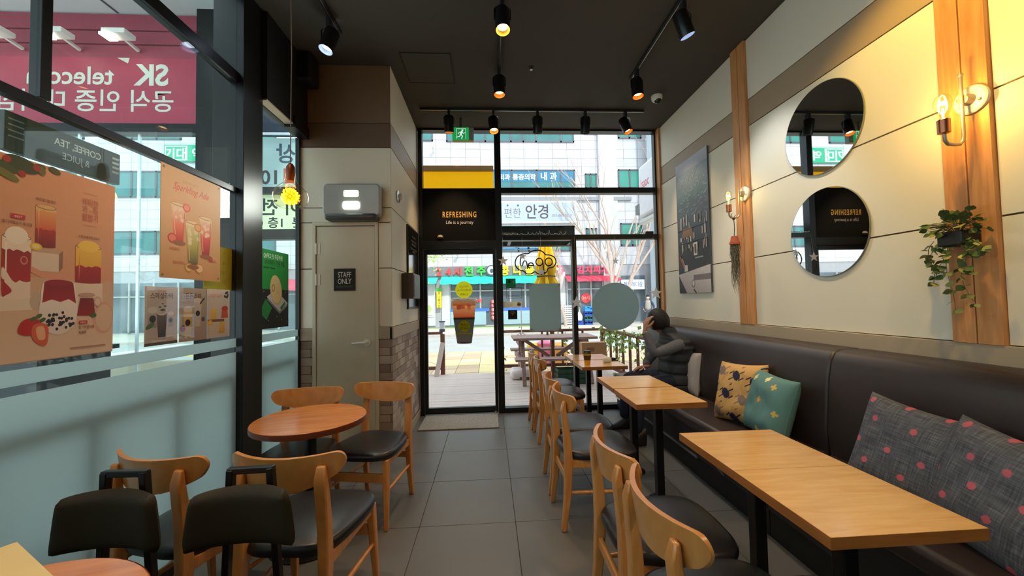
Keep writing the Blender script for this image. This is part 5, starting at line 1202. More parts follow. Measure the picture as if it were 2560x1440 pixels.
def can(u, v):
    a = 2*PI*u; z = .88+v*1.06; r0 = .21*(1-v)**.75+.035; r0 *= 1-.25*math.exp(-((v-.18)/.08)**2); k = .72+.28*math.cos(a*8+math.sin(v*5)); r = r0*(k if v > .02 else k*1.02)
    return (r*math.cos(a), r*math.sin(a), z+(.03*math.cos(a*8) if v < .02 else 0))
b.grid(can, N, 24, wrap=True); b.build('canopy', mat('parasol_yellow', (242, 196, 20), .7, var=.05), t, smooth=60)
MB().lathe([(.05, 1.92), (.03, 1.96), (.018, 2.0), (.0, 2.03)], 16).build('finial', mat('finial_tan', (190, 140, 70), .5), t, smooth=40); MB().tube([(.165*math.cos(2*PI*k/20), .165*math.sin(2*PI*k/20), 1.07) for k in range(21)], .012, 6).build('tie_strap', M_BLACKM, t)
b = MB()
t = thing('plastic_block', (.62, 7.05, 0), label='pale plastic parasol base block lying on the deck under the picnic table', cat='block')
MB().box(-.26, .26, -.22, .22, 0, .17).build('block_body', mat('pale_plastic', (232, 222, 220), .5), t, bevel=.06, smooth=60); MB().box(-.10, .14, -.224, -.2, 0, .05).build('foot_notch', mat('notch_dark', (96, 88, 88), .7), t, bevel=.01)
t = thing('cardboard_box', (1.66, 6.14, .4705), label='brown cardboard box on the front picnic bench', cat='box')
MB().box(-.20, .20, -.07, .09, 0, .24).build('carton', mat('cardboard', (190, 140, 100), .8), t, bevel=.002); MB().box(-.12, -.0, -.0715, -.0705, .10, .16).box(-.11, -.01, -.0718, -.071, .11, .15).build('label_print', mat('carton_print', (140, 96, 66), .8), t)
t = thing('crate', (1.37, 6.5, 0), label='dark green crate on the deck beneath the picnic table bench', cat='crate')
b = MB().box(-.25, .25, -.15, .15, 0, .012)
for z in (.02, .10, .18): b.box(-.25, .25, -.15, -.138, z, z+.06).box(-.25, .25, .138, .15, z, z+.06).box(-.25, -.238, -.15, .15, z, z+.06).box(.238, .25, -.15, .15, z, z+.06)
for x in (-.244, .244):
    for y in (-.144, .144): b.box(x-.012, x+.012, y-.012, y+.012, 0, .25)
b.build('slatted_body', mat('green_crate', (40, 84, 62), .6), t)
for i, (x, y, c, lab, r, h_) in enumerate(((1.28, 9.0, (226, 120, 160), 'pink round bin on the pavement behind the picnic table', .17, .55), (1.02, 9.05, (236, 196, 40), 'yellow round bin beside the pink one', .15, .5), (1.62, 8.95, (236, 170, 80), 'orange round bin beside the pink one', .2, .5))):
    t = thing('round_bin', (x, y, -.095), label=lab, cat='bin', group='coloured bins on the pavement'); m_ = mat('bin_%d' % i, c, .5)
    MB().lathe([(r*.8, 0), (r, h_*.86), (r*1.05, h_*.88)], 24).build('bin_body', m_, t, smooth=40); MB().lathe([(r*1.08, h_*.88), (r*1.08, h_*.92), (r*.6, h_), (0, h_)], 24).build('lid', m_, t, smooth=40)
t = thing('post_lantern', (-.925, 7.62, .826), label='white lantern with a dark base on the short railing post', cat='lantern')
MB().box(-.05, .05, -.05, .05, 0, .05).build('base', mat('lantern_base', (70, 70, 96), .5), t); MB().box(-.045, .045, -.045, .045, .05, .19).build('pane_box', mat('lantern_white', (222, 226, 236), .3), t, bevel=.004); MB().box(-.055, .055, -.055, .055, .19, .205).build('roof', mat('lantern_base', (70, 70, 96)), t)
t = thing('wooden_stake', (-1.02, 7.42, 0), label='pale flat stake leaning on the short deck railing post', cat='stake'); MB().bar((0, 0, 0), (.11, .15, .62), .09, .03, up=(0, 1, 0)).build('board', mat('pale_board', (206, 186, 176), .7), t); MB().bar((-.03, -.01, .0), (.03, -.01, .0), .05, .02).build('foot', mat('pale_board', (206, 186, 176)), t)
t = thing('table_stand', (.59, 7.12, .7655), label='slim white sign stand with tripod feet on the picnic table', cat='stand'); MB().cyl((0, 0, .03), (0, 0, .55), .009, n=10).build('pole', M_WHITE, t, smooth=40)
for a in (.6, 2.7, 4.7): MB().bar((0, 0, .05), (.09*math.cos(a), .09*math.sin(a), .004), .012, .012).build('foot', M_WHITE, t)

# shop signs just outside the entrance glass
t = thing('yellow_sign_box', (-.4, 5.3, 0), label='yellow fascia sign seen through the small pane above the black header', cat='sign'); MB().box(-.50, .49, 0, .14, 2.75, 3.20).build('yellow_face', mat('yellow_acrylic_glow', (246, 186, 10), .4, emit=.75, ecol=(250, 184, 4)), t); MB().box(-.50, .49, -.02, .16, 3.20, 3.28).build('top_trim', mat('tan_trim', (196, 150, 90), .5), t); MB().box(-.45, -.41, -.34, 0, 2.78, 2.82).box(.40, .44, -.34, 0, 2.78, 2.82).build('wall_brackets', M_BLACK, t)  # yellow face emits to imitate sunlight coming through it
t = thing('black_sign_box', (.72, 5.45, 0), label='black outdoor sign box behind the window transom', cat='sign'); MB().box(-.52, .53, 0, .12, 2.18, 2.455).build('cabinet', mat('sign_dark', (38, 46, 48), .5), t, bevel=.004); MB().box(-.52, .53, -.01, 0, 2.44, 2.465).build('edge_strip', M_BLACK, t); MB().box(-.45, -.41, -.50, 0, 2.185, 2.22).box(.40, .44, -.50, 0, 2.185, 2.22).build('wall_brackets', M_BLACK, t)
t = thing('projecting_sign', (2.52, 5.5, 2.72), label='white projecting shop sign with red lettering beyond the right window edge', cat='sign', mtx=basis((0, -1, 0), (-1, 0, 0)))
MB().box(-.74, .06, 0, .86, -.12, 0).build('sign_box', mat('sign_white', (226, 226, 234), .4), t, bevel=.05, smooth=50); MB().box(-.74, .06, -.10, -.02, -.12, .0).build('lamp_bar', M_STEEL, t, bevel=.02); MB().box(.05, .40, .3, .36, -.09, -.03).box(.05, .40, .6, .66, -.09, -.03).build('wall_arms', M_STEEL, t); MB().box(-.98, -.74, .12, .28, -.16, -.04).build('bracket', mat('bracket_grey', (110, 110, 112), .5), t)
Print().text('Isaac', -.46, .47, .22, (214, 90, 110), .006, sx=.8).build('lettering', t)

# the building across the street
FY = 24.0
bld = thing('office_building', (0, FY, -.12), label='pale stone clad building with shops across the street', cat='building')
M_STONE = [mat('stone_%d' % k, c, .7, var=.05, scale=3) for k, c in enumerate(((192, 193, 200), (187, 188, 195), (197, 198, 203)))]
M_FRAME = mat('window_frame_grey', (84, 86, 98), .4); M_TEAL = mat('teal_window', (58, 118, 120), .12, var=.25, scale=.8, coat=.5); M_GRN = mat('green_window', (60, 140, 126), .15, var=.2, scale=.8)
def part(n, m, x0, x1, y0, y1, z0, z1, par=None, **k): return MB().box(x0, x1, y0, y1, z0+.12, z1+.12).build(n, m, par or bld, **k)
part('wall', mat('stone_joint', (168, 168, 174), .8), -45, 13, .03, 1, -.12, 16)
SM = [MB().box(.007, .913, -.02, .03, .007, .563).mesh('stone_panel') for _ in M_STONE]
for me, m_ in zip(SM, M_STONE): me.materials.append(m_)
for i in range(18):
    for j in range(16):
        x, z = -5.0+.92*i, 3.62+.57*j
        obj('stone_panel', rnd.choice(SM), bld, loc=(x, rnd.uniform(-.006, .006), z+.12))
M_LBR = mat('left_cladding', (204, 208, 212), .7, var=.04); nt = M_LBR.node_tree; br = nt.nodes.new('ShaderNodeTexBrick'); br.offset = 0; br.inputs['Scale'].default_value = 1; br.inputs['Brick Width'].default_value = .92; br.inputs['Row Height'].default_value = .57; br.inputs['Mortar Size'].default_value = .012
br.inputs['Color1'].default_value = rgb(206, 208, 212); br.inputs['Color2'].default_value = rgb(214, 216, 218); br.inputs['Mortar'].default_value = rgb(150, 150, 154)
sx = nt.nodes.new('ShaderNodeSeparateXYZ'); cx = nt.nodes.new('ShaderNodeCombineXYZ'); tcn = [n for n in nt.nodes if n.type == 'TEX_COORD'][0]
nt.links.new(tcn.outputs['Object'], sx.inputs[0]); nt.links.new(sx.outputs[0], cx.inputs[0]); nt.links.new(sx.outputs[2], cx.inputs[1]); nt.links.new(cx.outputs[0], br.inputs['Vector']); nt.links.new(br.outputs['Color'], nt.nodes['Principled BSDF'].inputs['Base Color'])
part('left_wing_cladding', M_LBR, -45, -5.02, -.02, .03, 3.6, 16)
def window(x0, x1, z0, z1, mull=(), m_=None, filmz=None, film=None, n='window'):
    f = MB()
    for a, b, c, d in ((x0, x1, z0, z0+.08), (x0, x1, z1-.08, z1), (x0, x0+.08, z0, z1), (x1-.08, x1, z0, z1)): f.box(a, b, -.10, 0, c+.12, d+.12)
    for q in mull: f.box(q-.05, q+.05, -.10, 0, z0+.12, z1+.12)
    w_ = f.build(n, M_FRAME, bld); xs_ = [x0]+list(mull)+[x1]
    for a, b in zip(xs_, xs_[1:]): MB().box(a+.03, b-.03, -.06, -.04, z0+.16, z1+.08).build('pane', m_ or M_TEAL, w_)
    if film: MB().box(x0+.06, x1-.06, -.075, -.062, filmz+.12, z1+.06).build('blue_film', film, w_)
    return w_
window(-2.5, 5.6, 11.47, 12.9, (-1.6, -.06, .75, 1.55, 2.34, 3.15, 4.75)); window(-5.0, -3.33, 11.5, 12.9)
M_BLUE = mat('blue_window_film', (26, 112, 150), .4)
w_ = window(-3.2, 5.6, 8.47, 9.70, (-1.6, 0, 1.56, 3.14, 4.69), filmz=8.92, film=M_BLUE)
window(6.25, 7.0, 8.5, 9.45, (6.6,), M_GRN); window(8.4, 9.9, 8.5, 9.72, (9.15,), M_GRN); window(6.22, 6.9, 5.4, 5.95, (6.55,)); window(8.45, 9.9, 4.8, 6.25, (9.2,), M_GRN); window(6.25, 7.2, 12.0, 13, (6.7,)); window(8.47, 9.99, 11.75, 13, (9.2,), M_GRN)
window(-2.4, 5.2, 4.5, 5.28, (-1.2, -.2, .8, 1.9, 2.55, 3.2, 4.2))
part('ledge', mat('ledge_grey', (140, 142, 148), .6), -5, 9.2, -.16, 0, 7.72, 7.93); part('pilaster', M_STONE[0], 7.1, 8.0, -.25, 0, 3.4, 14); part('pilaster', M_STONE[2], 8.02, 8.3, -.12, 0, 3.4, 14)
def lamp_on_wall(x, z):
    MB().cyl((x, -.05, z+.12), (x, -.45, z+.3), .05, n=10).sph((x, -.5, z+.32), .11, 10, 6).build('wall_spot', M_WHITE, bld, smooth=50)
for x, z in ((-3.3, 10.8), (.55, 4.15), (7.6, 4.1), (-1.9, 4.2)): lamp_on_wall(x, z)
# left wing windows and shop fronts seen through the tinted side glass
for x0 in (-39, -33.5, -28, -22.5, -17, -11.5): window(x0, x0+4.2, 11.5, 12.9, (x0+1.4, x0+2.8), M_GRN); window(x0, x0+4.2, 8.0, 9.6, (x0+1.4, x0+2.8)); window(x0, x0+4.2, 4.6, 6.0, (x0+1.4, x0+2.8))
M_SHOP = mat('shop_glass', (92, 104, 112), .15, var=.5, scale=.6); M_SHOPW = mat('shop_wall', (196, 196, 198), .7)
def shopfront(x0, x1, n, m_=M_SHOP, zt=2.9):
    part('shop_glazing', m_, x0, x1, -.02, .03, 0, zt)
    for k in range(n+1): q = x0+(x1-x0)*k/n; part('shop_mullion', mat('shop_mullion', (170, 172, 172), .4, metal=.3), q-.05, q+.05, -.1, 0, 0, zt)
    part('shop_transom', mat('shop_mullion', (170, 172, 172)), x0, x1, -.09, 0, 2.05, 2.13)
shopfront(-2.4, 3.2, 6); shopfront(4.9, 7.2, 3); shopfront(8.3, 10.0, 2); shopfront(-8.5, -4.3, 4); shopfront(-16, -9.2, 6); shopfront(-28, -17, 8)
part('shop_pier', M_SHOPW, -2.9, -2.42, -.14, 0, 0, 2.9); part('shop_pier', M_SHOPW, 3.25, 4.8, -.14, 0, 0, 3.2); part('shop_pier', M_SHOPW, 7.25, 8.25, -.2, 0, 0, 3.4); part('shop_pier', M_SHOPW, -4.25, -3.3, -.12, 0, 0, 2.9)
part('sign_band', mat('sign_band_grey', (120, 122, 128), .6), -4.3, 7.2, -.12, 0, 3.02, 3.62); part('lower_panel', mat('lower_panel_blue', (150, 178, 190), .5), -2.38, -.2, -.12, 0, 0, .82); part('blue_band', mat('blue_band', (60, 110, 200), .5), -2.38, .0, -.125, 0, .82, 1.0); part('lower_panel', mat('lower_panel_blue', (150, 178, 190)), .55, 3.2, -.12, 0, 0, .82); part('blue_band', mat('blue_band', (60, 110, 200)), .55, 3.2, -.125, 0, .82, 1.0)
def awning(x0, x1, z0, z1, c, lab, out=.9):
    t = thing('shop_awning', ((x0+x1)/2, FY-.02, z0), label=lab, cat='awning'); h_ = x1-x0; m_ = mat('awning_%d' % c[0], c, .7, var=.04)
    n = max(3, int(h_/.55)); w_ = h_/n
    for k in range(n):
        a = -h_/2+k*w_; MB().add([(a, 0, z1-z0), (a+w_, 0, z1-z0), (a+w_, -out, .12), (a, -out, .12), (a, 0, z1-z0-.03), (a+w_, 0, z1-z0-.03), (a+w_, -out, .09), (a, -out, .09)], [(0, 1, 2, 3), (7, 6, 5, 4), (0, 3, 7, 4), (1, 5, 6, 2), (3, 2, 6, 7), (0, 4, 5, 1)]).build('canopy_strip', m_, t)
        P = [(a, .12)]+[(a+w_*q/6, -.0-.03*math.sin(PI*q/6)) for q in range(7)]+[(a+w_, .12)]; MB().prism(P, .02, Matrix(((1, 0, 0, 0), (0, 0, 1, -out-.01), (0, 1, 0, 0), (0, 0, 0, 1)))).build('valance', m_, t)
awning(-2.9, 3.0, 2.5, 3.05, (40, 196, 176), 'teal shop awning across the street'); awning(4.75, 8.1, 2.55, 2.95, (222, 70, 100), 'pinkish red shop awning across the street'); awning(-4.9, -3.1, 2.55, 3.0, (52, 190, 176), 'short teal awning across the street next to the long one'); awning(-15.2, -9.2, 2.3, 3.0, (226, 84, 110), 'red awning across the street seen through the side glass')
def sgn(name, lab, x, z, cat='sign', y=FY-.2, **k): return thing(name, label=lab, cat=cat, mtx=FRONT, loc=(x, y, z), **k)
def mcol(n, c, e=.25): return mat(n, c, .5, var=0, emit=e, ecol=c)
t = sgn('shop_letters', 'red, green and yellow Korean channel letters over the teal awning', -3.05, 3.08)
letters3d('24시', .62, .08, mcol('letter_red', (232, 60, 60)), t, pitch=.58, weight=.03); letters3d('전주', .62, .08, mcol('letter_green', (60, 196, 70)), t, x0=1.85, pitch=.75, weight=.03); letters3d('콩나물국밥', .64, .08, mcol('letter_yellow', (250, 220, 40)), t, x0=4.05, pitch=.78, weight=.03)
MB().lathe([(.34, 0), (.34, .08)], 28, Matrix.Translation((3.22, .24, 0))).build('emblem', mat('emblem_dark', (66, 84, 96), .5), t); o = Print(.081).ell(0, .02, .24, .26, (214, 220, 220), n=20).ell(.02, -.02, .12, .14, (66, 84, 96), n=14).build('emblem_print', t); o.location = (3.22, .24, 0)
MB().lathe([(.32, 0), (.32, .08)], 24, Matrix.Translation((8.3-.9, .22, 0))).build('pink_badge', mcol('badge_pink', (240, 110, 140), .1), t); o = Print(.082).ell(-.08, .06, .1, .1, (255, 226, 232)).ell(.1, -.08, .09, .09, (255, 226, 232)).line([(-.2, -.1), (.0, -.18), (.2, .12)], .04, (255, 226, 232)).build('badge_print', t); o.location = (7.4, .22, 0)
t = sgn('shop_letters', 'pink red Korean channel letters over the red awning', 5.75, 3.10); letters3d('김치찌개', .50, .08, mcol('letter_pinkred', (236, 70, 110)), t, pitch=.52, weight=.03)
t = sgn('optician_sign', 'long white optician sign board on the facade above the shops', 2.1, 6.26, y=FY-.06)
MB().box(-3.5, 3.5, 0, 1.4, 0, .25).build('board', mat('sign_board', (226, 230, 236), .5), t, bevel=.02); MB().box(-3.38, 3.38, .10, 1.28, .25, .255).build('face', mat('sign_face_blue', (168, 182, 204), .5), t)
p = Print(.26, .002); p.text('더', -2.1, .38, .62, (110, 104, 116), .0); p.text('편한', -.55, .38, .66, (116, 108, 120), .0, sx=.9); p.text('안경', 1.0, .34, .98, (70, 58, 66), .008, sx=.86); p.text('031-885-8259', 2.55, .38, .22, (150, 140, 136)); p.ell(-.85, 1.10, .06, .06, (90, 84, 96)); p.ell(-.2, 1.10, .06, .06, (90, 84, 96)); p.build('lettering', t)
t = sgn('clinic_lettering', 'white Korean clinic lettering on the blue window film', 0, 9.06, y=FY-.09)
p = Print(.002, .001)
for s, x, z in (('외과', 1.1, .42), ('통증의학', 2.35, .44), ('내 과', 3.9, .55)): p.text(s, x, 0, z, (240, 246, 250), .02, sx=.92)
p.build('lettering', t)
for x in (1.3, 2.2, 2.85): t = sgn('window_banner', 'small blue window banner on the middle floor, copy at %s' % {1.3: 'the door mullion side', 2.2: 'the middle', 2.85: 'the parasol side'}[x], x, 4.68, y=FY-.09, group='blue window banners'); MB().box(-.4, .4, 0, .46, 0, .01).build('banner', mat('banner_blue', (40, 110, 220), .5, var=0), t); Print(.0108).text('GPG잉글리시', 0, .16, .16, (220, 236, 250), .01, sx=.7).rect(-.36, .36, .05, .07, (200, 220, 240)).build('lettering', t)
t = sgn('vertical_banner', 'yellow vertical banner with a green cap on the shop pier', -3.04, 1.1, y=FY-.3); MB().box(-.14, .14, 0, .98, 0, .06).build('yellow_panel', mcol('banner_yellow', (248, 216, 30), .1), t); MB().box(-.18, .18, 1.0, 1.2, 0, .07).build('green_cap', mcol('cap_green', (70, 160, 60), .1), t); p = Print(.062, .001)
for k, s in enumerate('콩나물국밥'): p.text(s, 0, .79-.19*k, .18, (60, 50, 20), .01)
p.text('전주', 0, 1.05, .12, (240, 250, 220)); p.build('lettering', t)
t = sgn('vertical_banner', 'column of red round letters on the shop door across the street', .28, .25, y=FY-.15); MB().box(-.02, .02, 0, 1.2, -.03, 0).build('backing', M_STEEL, t)
for k, s in enumerate('콩나물국밥'): MB().lathe([(.16, 0), (.16, .04)], 16, Matrix.Translation((0, 1.15-.24*k, 0))).build('red_disc', mcol('disc_red', (226, 60, 66), .1), t); o = Print(.0425, .001).text(s, 0, -.07, .2, (255, 236, 236), .02).build('letter', t); o.location = (0, 1.15-.24*k, 0)
t = sgn('disc_sign', 'red round window sign over the blue crates', 6.08, 1.52, y=FY-.12); MB().lathe([(.31, 0), (.31, .03)], 28).build('disc', mcol('disc_red', (226, 60, 66)), t); Print(.032).text('24시', 0, -.08, .26, (250, 170, 160), .02).build('lettering', t)
t = sgn('small_shop_sign', 'white shop sign board with blue Korean letters near the round disc sign', 9.05, 2.0, y=FY-.25); MB().box(-.75, .75, 0, .62, 0, .1).build('board', mat('sign_board', (226, 230, 236)), t); Print(.101, .001).text('현대메디칼', 0, .2, .34, (40, 90, 170), .01, sx=.8).build('lettering', t)
t = sgn('notice_board', 'white notice sheet in the shop window beside the yellow banner', -3.75, .55, y=FY-.15); MB().box(-.35, .35, 0, .9, 0, .03).build('board', M_WHITE, t); Print(.031, .001).ell(0, .48, .25, .25, (170, 190, 120)).rect(-.25, .25, .08, .12, (120, 120, 120)).build('print', t)
t = sgn('price_letters', 'red price lettering in the shop window behind the cup sticker', -.85, 1.4, y=FY-.1); letters3d('000원', .24, .02, mcol('letter_red', (232, 60, 60)), t, x0=-.2, pitch=.17, weight=.02)
t = sgn('building_sign', 'green and white boxed Korean sign high on the building seen through the side glass', -18.1, 10.15, y=FY-.1)
MB().box(-1.1, 1.6, 0, 1.0, 0, .08).build('board', mcol('board_green', (40, 160, 120), .2), t); p = Print(.082, .001); p.text('기대', -.42, .2, .72, (236, 250, 244), .02); p.text('역', .8, .2, .72, (236, 250, 244), .02)
for a, b, c, d in ((-1.04, .24, .06, .12), (-1.04, .24, .88, .94), (-1.04, -.98, .06, .94), (.18, .24, .06, .94)): p.rect(a, b, c, d, (236, 250, 244))
p.build('lettering', t)
t = sgn('round_shop_sign', 'pink round shop sign with a white syllable seen beside the payment poster', -12.55, 3.62, y=FY-.5); MB().lathe([(.62, 0), (.62, .1)], 32).build('disc', mcol('badge_red', (236, 60, 90), .3), t); Print(.102, .001).text('무', 0, -.32, .86, (255, 240, 240), .03).build('lettering', t)
# things on the far pavement
for k, (z, c) in enumerate(((0, (30, 70, 160)), (.28, (26, 100, 96)), (.56, (28, 66, 170)), (.84, (34, 150, 226)))):
    t = thing('plastic_crate', (6.03, 23.3, -.12+z), label='%s plastic crate in the stack across the street' % ('lowest', 'green tinted second', 'dark blue third', 'light blue topmost')[k], cat='crate', group='stacked crates'); m_ = mat('crate_%d' % k, c, .5)
    b = MB().box(-.24, .24, -.18, .18, 0, .02).box(-.24, .24, -.18, -.165, .02, .09).box(-.24, .24, -.18, -.165, .19, .275).box(-.24, .24, .165, .18, .02, .275).box(-.24, -.225, -.18, .18, .02, .275).box(.225, .24, -.18, .18, .02, .275)
    for x in (-.23, -.08, .08, .23): b.box(x-.012, x+.012, -.18, -.165, .09, .19)
    b.build('crate_body', m_, t)
    MB().box(-.08, .08, -.184, -.18, .20, .25).build('grip', M_BLACKM, t)
t = thing('plastic_crate', (5.5, 23.3, -.12), label='single dark blue crate on the pavement under the white bag', cat='crate'); MB().box(-.2, .2, -.18, .18, 0, .27).build('crate_body', mat('crate_0', (30, 70, 160)), t, bevel=.01); MB().box(-.08, .08, -.184, -.18, .17, .22).build('grip', M_BLACKM, t)
t = thing('bag', (5.5, 23.3, .155), label='white plastic bag on the single blue crate', cat='bag'); b = MB()
b.grid(lambda u, v: ((.16+.06*math.sin(PI*v)-.12*v*v+.01*math.sin(u*37))*math.cos(2*PI*u)*(1-.5*v**6), (.13+.04*math.sin(PI*v)-.09*v*v)*math.sin(2*PI*u)*(1-.5*v**6), .55*v), 24, 10, wrap=True); b.build('bag_body', mat('bag_white', (226, 230, 240), .5), t, smooth=70); MB().tube([(0, 0, .53), (.0, 0, .6), (.03, 0, .65)], .02, 6).build('knot', mat('bag_white', (226, 230, 240)), t)
t = thing('slatted_rack', (4.92, 23.35, -.12), label='white slatted rack on the far pavement beside the tree', cat='rack')
for k in range(9): MB().box(-.32, .32, -.03, .03, .08+k*.13, .16+k*.13).build('slat', M_WHITE, t)
for x in (-.3, .3): MB().box(x-.02, x+.02, .03, .07, 0, 1.26).build('upright', mat('rack_grey', (150, 150, 156), .5), t)
# building on the far right with shutter slats
t = thing('side_building', (12.2, 22.6, -.12), label='pale blue slatted building beyond the far right of the street', cat='building'); MB().box(-2.1, 3, 0, .8, 0, 16).build('wall', mat('side_wall', (190, 206, 218), .7), t)
for k in range(36): MB().box(-2.1, 3, -.04, 0, .1+k*.13, .19+k*.13).build('slat', mat('shutter_slat', (176, 194, 208), .5), t)
# bare street trees
def tree(x, y, lab, h0, spread, seed, leader=2, leaf=None, dens=1.0, r0=.14):
    t = thing('street_tree', (x, y, -.12), label=lab, cat='tree', group='street trees'); r = random.Random(seed); tr, br_, bud = MB(), MB(), MB()
    def grow(p, d, L, rad, lv):
        n = 6; pts = [p]; rs = [rad]; dd = d.copy()
        for k in range(n):
            dd = (dd+Vector((r.gauss(0, .10), r.gauss(0, .05), r.gauss(.03, .05)))).normalized(); pts.append(pts[-1]+dd*L/n); rs.append(max(.011, rad*(1-.5*(k+1)/n)))
        (tr if lv == 0 else br_).tube(pts, rs, 7 if lv < 2 else 4, cap=False)
        if lv >= 2:
            for k in range(2, n+1):
                if r.random() < .12: bud.sph(tuple(pts[k]), r.uniform(.02, .04), 5, 4, (.7, .7, 1.5))
        if lv < 3:
            for q in range(r.randint(3, 4) if lv else r.randint(5, 6)):
                k = r.randint(2, n); az = r.uniform(0, 6.28); tilt = r.uniform(.25, .6)*spread
                nd = (dd+Vector((math.cos(az), math.sin(az)*.3, .25))*tilt).normalized(); grow(pts[k], nd, L*r.uniform(.48, .75), rs[k]*.75, lv+1) if r.random() < dens else None
    for q in range(leader):
        d = Vector((.09*(q-(leader-1)/2)*2 if leader > 1 else .0, 0, 1)).normalized(); grow(Vector((.3*(q-(leader-1)/2), 0, 0)), d, h0, r0, 0)
    M_BARK = mat('bark', (186, 166, 156), .9, var=.15, scale=12)
    tr.build('trunk', M_BARK, t, smooth=60); br_.build('branches', M_BARK, t, smooth=60)
    bud.build('buds' if not leaf else 'leaves', mat('bud' if not leaf else 'young_leaf', leaf or (206, 180, 130), .8), t, kind='stuff'); return t
tree(7.35, 21.6, 'bare budding tree with two trunks seen behind the round sign', 5.6, .9, 21, 2, dens=.85)
tree(4.45, 22.3, 'slim bare tree beside the window mullion across the street', 3.2, .8, 5, 1, dens=.8, r0=.10)
t = thing('street_tree', (-3.75, 19, -.12), label='leafy yellow green tree half hidden by the entrance column', cat='tree', group='street trees'); MB().tube([(0, 0, 0), (.05, 0, 1.6), (-.02, 0, 3.0), (.1, 0, 4.2)], [.1, .085, .07, .04], 8).tube([(0, 0, 2.8), (.5, 0, 3.7), (.95, 0, 4.2)], [.05, .03, .015], 6).build('trunk', mat('bark', (150, 124, 112)), t, smooth=60)
b = MB(); r2 = random.Random(14)
for k in range(900):
    c = Vector((r2.gauss(.45, .55), r2.gauss(0, .5), r2.gauss(4.0, .45))); s = r2.uniform(.04, .08); a = Vector((r2.gauss(0, 1), r2.gauss(0, 1), r2.gauss(0, 1))).normalized(); u = a.orthogonal().normalized(); w_ = a.cross(u); b.v += [tuple(c-u*s), tuple(c+w_*s*.6), tuple(c+u*s), tuple(c-w_*s*.6)]; m_ = len(b.v); b.f.append((m_-4, m_-3, m_-2, m_-1))
b.build('leaves', mat('spring_leaf', (176, 206, 96), .7, var=.2), t, kind='stuff')

# ------------------------------------------------------------------ the lobby outside the left glass
LY = 5.0
lob = struct('lobby')
MB().box(-9, -1.8, YB, LY+.1, -.1, -.004).build('lobby_floor', mat('lobby_floor', (196, 196, 192), .5, var=.06), lob)
MB().box(-9, -1.8, YB, LY+.2, 5.12, 5.3).build('lobby_ceiling', mat('lobby_ceiling', (214, 218, 216), .8, var=.03), lob)
for x in (-3.2, -4.6, -6.0, -7.4): MB().box(x-.01, x+.01, YB, LY, 5.11, 5.121).build('ceiling_joint', mat('joint_grey', (90, 92, 92), .8), lob)
MB().box(-3.58, -3.30, LY-.1, LY+.1, 0, 5.12).build('lobby_post', M_BLACK, lob); MB().box(-9, -3.58, LY-.06, LY+.06, 3.56, 3.68).build('lobby_beam', M_BLACK, lob)
MB().box(-3.30, -1.76, LY-.06, LY+.06, 2.80, 2.885).box(-3.30, -1.76, LY-.06, LY+.06, 2.225, 2.35).build('lobby_transom', M_BLACK, lob)
MB().box(-3.30, -1.86, LY, LY+.02, 3.55, 5.12).build('dark_fascia', mat('navy_fascia', (24, 40, 62), .3), lob)
for z in (1.2,): MB().box(-3.30, -1.76, LY, LY+.008, 0, 2.225).build('lobby_pane', M_GLASSL, lob)
MB().box(-9, -3.58, LY, LY+.008, 0, 3.56).build('lobby_pane', M_GLASSL, lob)
M_EDGE = mat('bright_edge', (226, 236, 240), .25, metal=.6)
for x in (-4.3, -5.0, -5.7, -6.6): MB().box(x-.015, x+.015, LY-.03, LY-.01, 0, 3.56).build('door_edge', M_EDGE, lob)
for x in (-3.295,): MB().box(x-.012, x+.012, LY-.13, LY-.10, 2.35, 5.1).build('bright_strip', M_EDGE, lob)
MB().box(-3.3, -1.8, LY-.08, LY-.06, 3.54, 3.57).build('bright_strip', M_EDGE, lob)
t = sgn('lobby_board', 'pale backlit lobby board with dark mirrored room number lettering, upper one', -2.55, 2.89, y=LY-.0, group='lobby boards'); MB().box(-.74, .76, 0, .64, -.02, 0).build('board', mat('board_pale', (150, 176, 178), .5, emit=.4, ecol=(160, 190, 190)), t)
p = Print(.001); T = (50, 78, 98); p.text('상', 0, .34, .27, T, .02, mirror=True); p.text('1', -.31, .34, .27, T, .02, mirror=True); p.text('10', -.19, .05, .25, (60, 60, 66), .02, mirror=True); p.text('호', -.64, .05, .25, T, .02, mirror=True); p.rect(-.03, .10, .06, .25, (176, 90, 80)); p.build('lettering', t)
t = sgn('lobby_board', 'pale lobby board with dark mirrored lettering and an arrow, lower one', -2.55, 2.35, y=LY-.0, group='lobby boards'); MB().box(-.74, .76, 0, .45, -.02, 0).build('board', mat('board_lime', (190, 206, 170), .5, emit=.6, ecol=(190, 214, 170)), t)
p = Print(.001); T = (34, 48, 44)
for s, x, y, z in (('이', .08, .21, .23), ('전', -.2, .21, .23), ('점', -.66, .21, .23), ('본', .14, .04, .15), ('1층', -.12, .04, .15)): p.text(s, x, y, z, T, .02, mirror=True)
p.poly([(-.44, .09), (-.36, .15), (-.36, .11), (-.28, .11), (-.28, .07), (-.36, .07), (-.36, .03)], T); p.build('lettering', t)
t = sgn('telecom_sign', 'red fascia panel with white mirrored telecom lettering seen from behind', -5.1, 3.70, y=LY)
MB().box(-3.2, 1.5, 0, .84, -.03, 0).build('panel', mat('sign_red', (158, 56, 76), .5, emit=.12, ecol=(190, 80, 100)), t)
for z0, z1 in ((.84, 1.0), (1.02, 1.18), (1.20, 1.40)): MB().box(-3.2, 1.5, z0, z1, -.06, -.0).build('fascia_strip', mat('fascia_red', (150, 66, 80), .5), t)
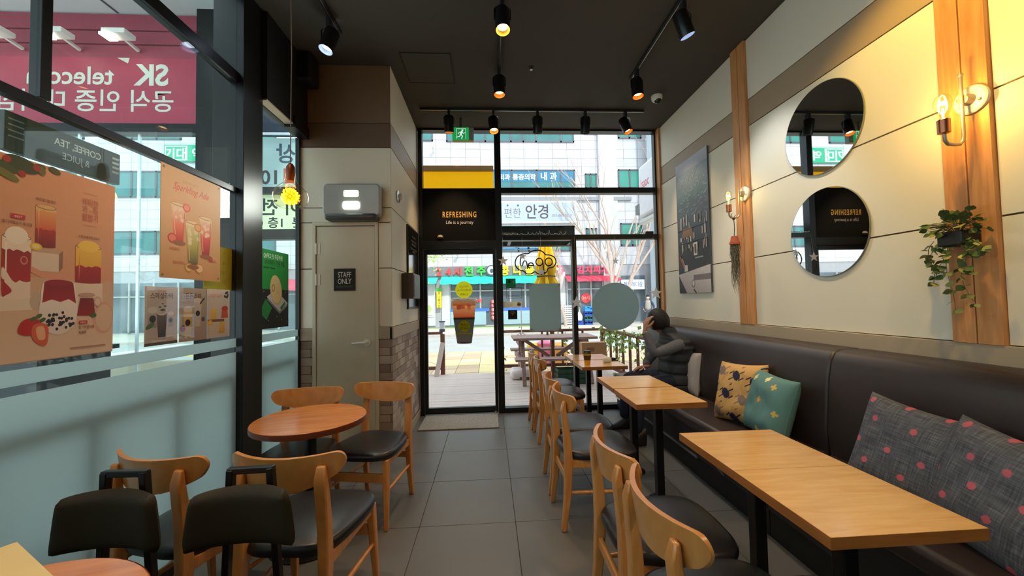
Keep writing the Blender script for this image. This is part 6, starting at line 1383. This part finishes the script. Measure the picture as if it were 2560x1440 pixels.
p = Print(.001); p.text('SK', .92, .50, .37, (206, 214, 200), .03, mirror=True, sx=.95); p.text('telecom', -.05, .50, .32, (206, 214, 200), .015, mirror=True, sx=.98); p.text('공식 인증 대리점', .14, .18, .30, (206, 214, 200), .012, mirror=True); p.poly([(.50, .84), (.63, .77), (.65, .84)], (206, 214, 200)); p.build('lettering', t)
for k, x in enumerate((-4.33, -5.02, -5.68, -6.4)):
    t = thing('sign_floodlight', (x, LY-.02, 4.62), label='white floodlight before the red fascia, %s from the black post' % ('first', 'second', 'third', 'fourth')[k], cat='floodlight', group='floodlights over the red sign')
    MB().bar((0, 0, 0), (0, -.22, .03), .03, .03).build('arm', M_WHITE, t); MB().box(-.13, .13, -.34, -.18, .0, .06).build('head', M_WHITE, t, bevel=.01); MB().box(-.14, -.04, -.35, -.22, -.03, .0).build('lamp_face', mat('flood_lamp', (255, 240, 220), emit=14, ecol=(255, 236, 210), var=0), t)
t = thing('lobby_counter', (-4.2, 3.6, 0), label='dark counter in the lobby behind the small acrylic posters', cat='counter'); MB().box(-1.2, .6, -.3, .3, 0, 1.02).build('counter_body', mat('counter_dark', (50, 58, 62), .5), t); MB().box(-1.25, .65, -.33, .33, 1.02, 1.06).build('counter_top', M_BLACK, t)
MB().box(-1.74, -1.70, YS+.1, LY, 0, ZC).build('column_back', mat('column_outer', (140, 140, 140), .7), lob)
for k, y in enumerate((1.2, 3.4)):  # added fill lights to brighten the dim lobby
    t = thing('lobby_fill_light', (-3.6, y, 5.118), label='added square fill light on the lobby ceiling, %s the street' % ('farther from', 'closer to')[k], cat='ceiling lamp', group='added lobby fill lights'); MB().box(-.5, .5, -.5, .5, -.05, 0).build('frame', M_WHITE, t); MB().box(-.47, .47, -.47, .47, -.055, -.048).build('diffuser', mat('lobby_fill_glow', (240, 246, 250), emit=7, ecol=(236, 246, 255), var=0), t)
t = thing('film_shade_block', (-2.05, -1.6, 0), label='long dark low block added in the lobby to shade the lower frosted film', cat='shade block'); MB().box(-.14, .14, 0, 3.2, 0, .52).build('shade_block_body', mat('shade_block_dark', (36, 40, 42), .6), t, bevel=.01); MB().box(-.12, .12, .03, 3.17, .50, .53).build('shade_block_top', mat('shade_block_top', (50, 40, 32), .95, var=.3, scale=30), t)  # added dark block that darkens the bottom of the frosted film
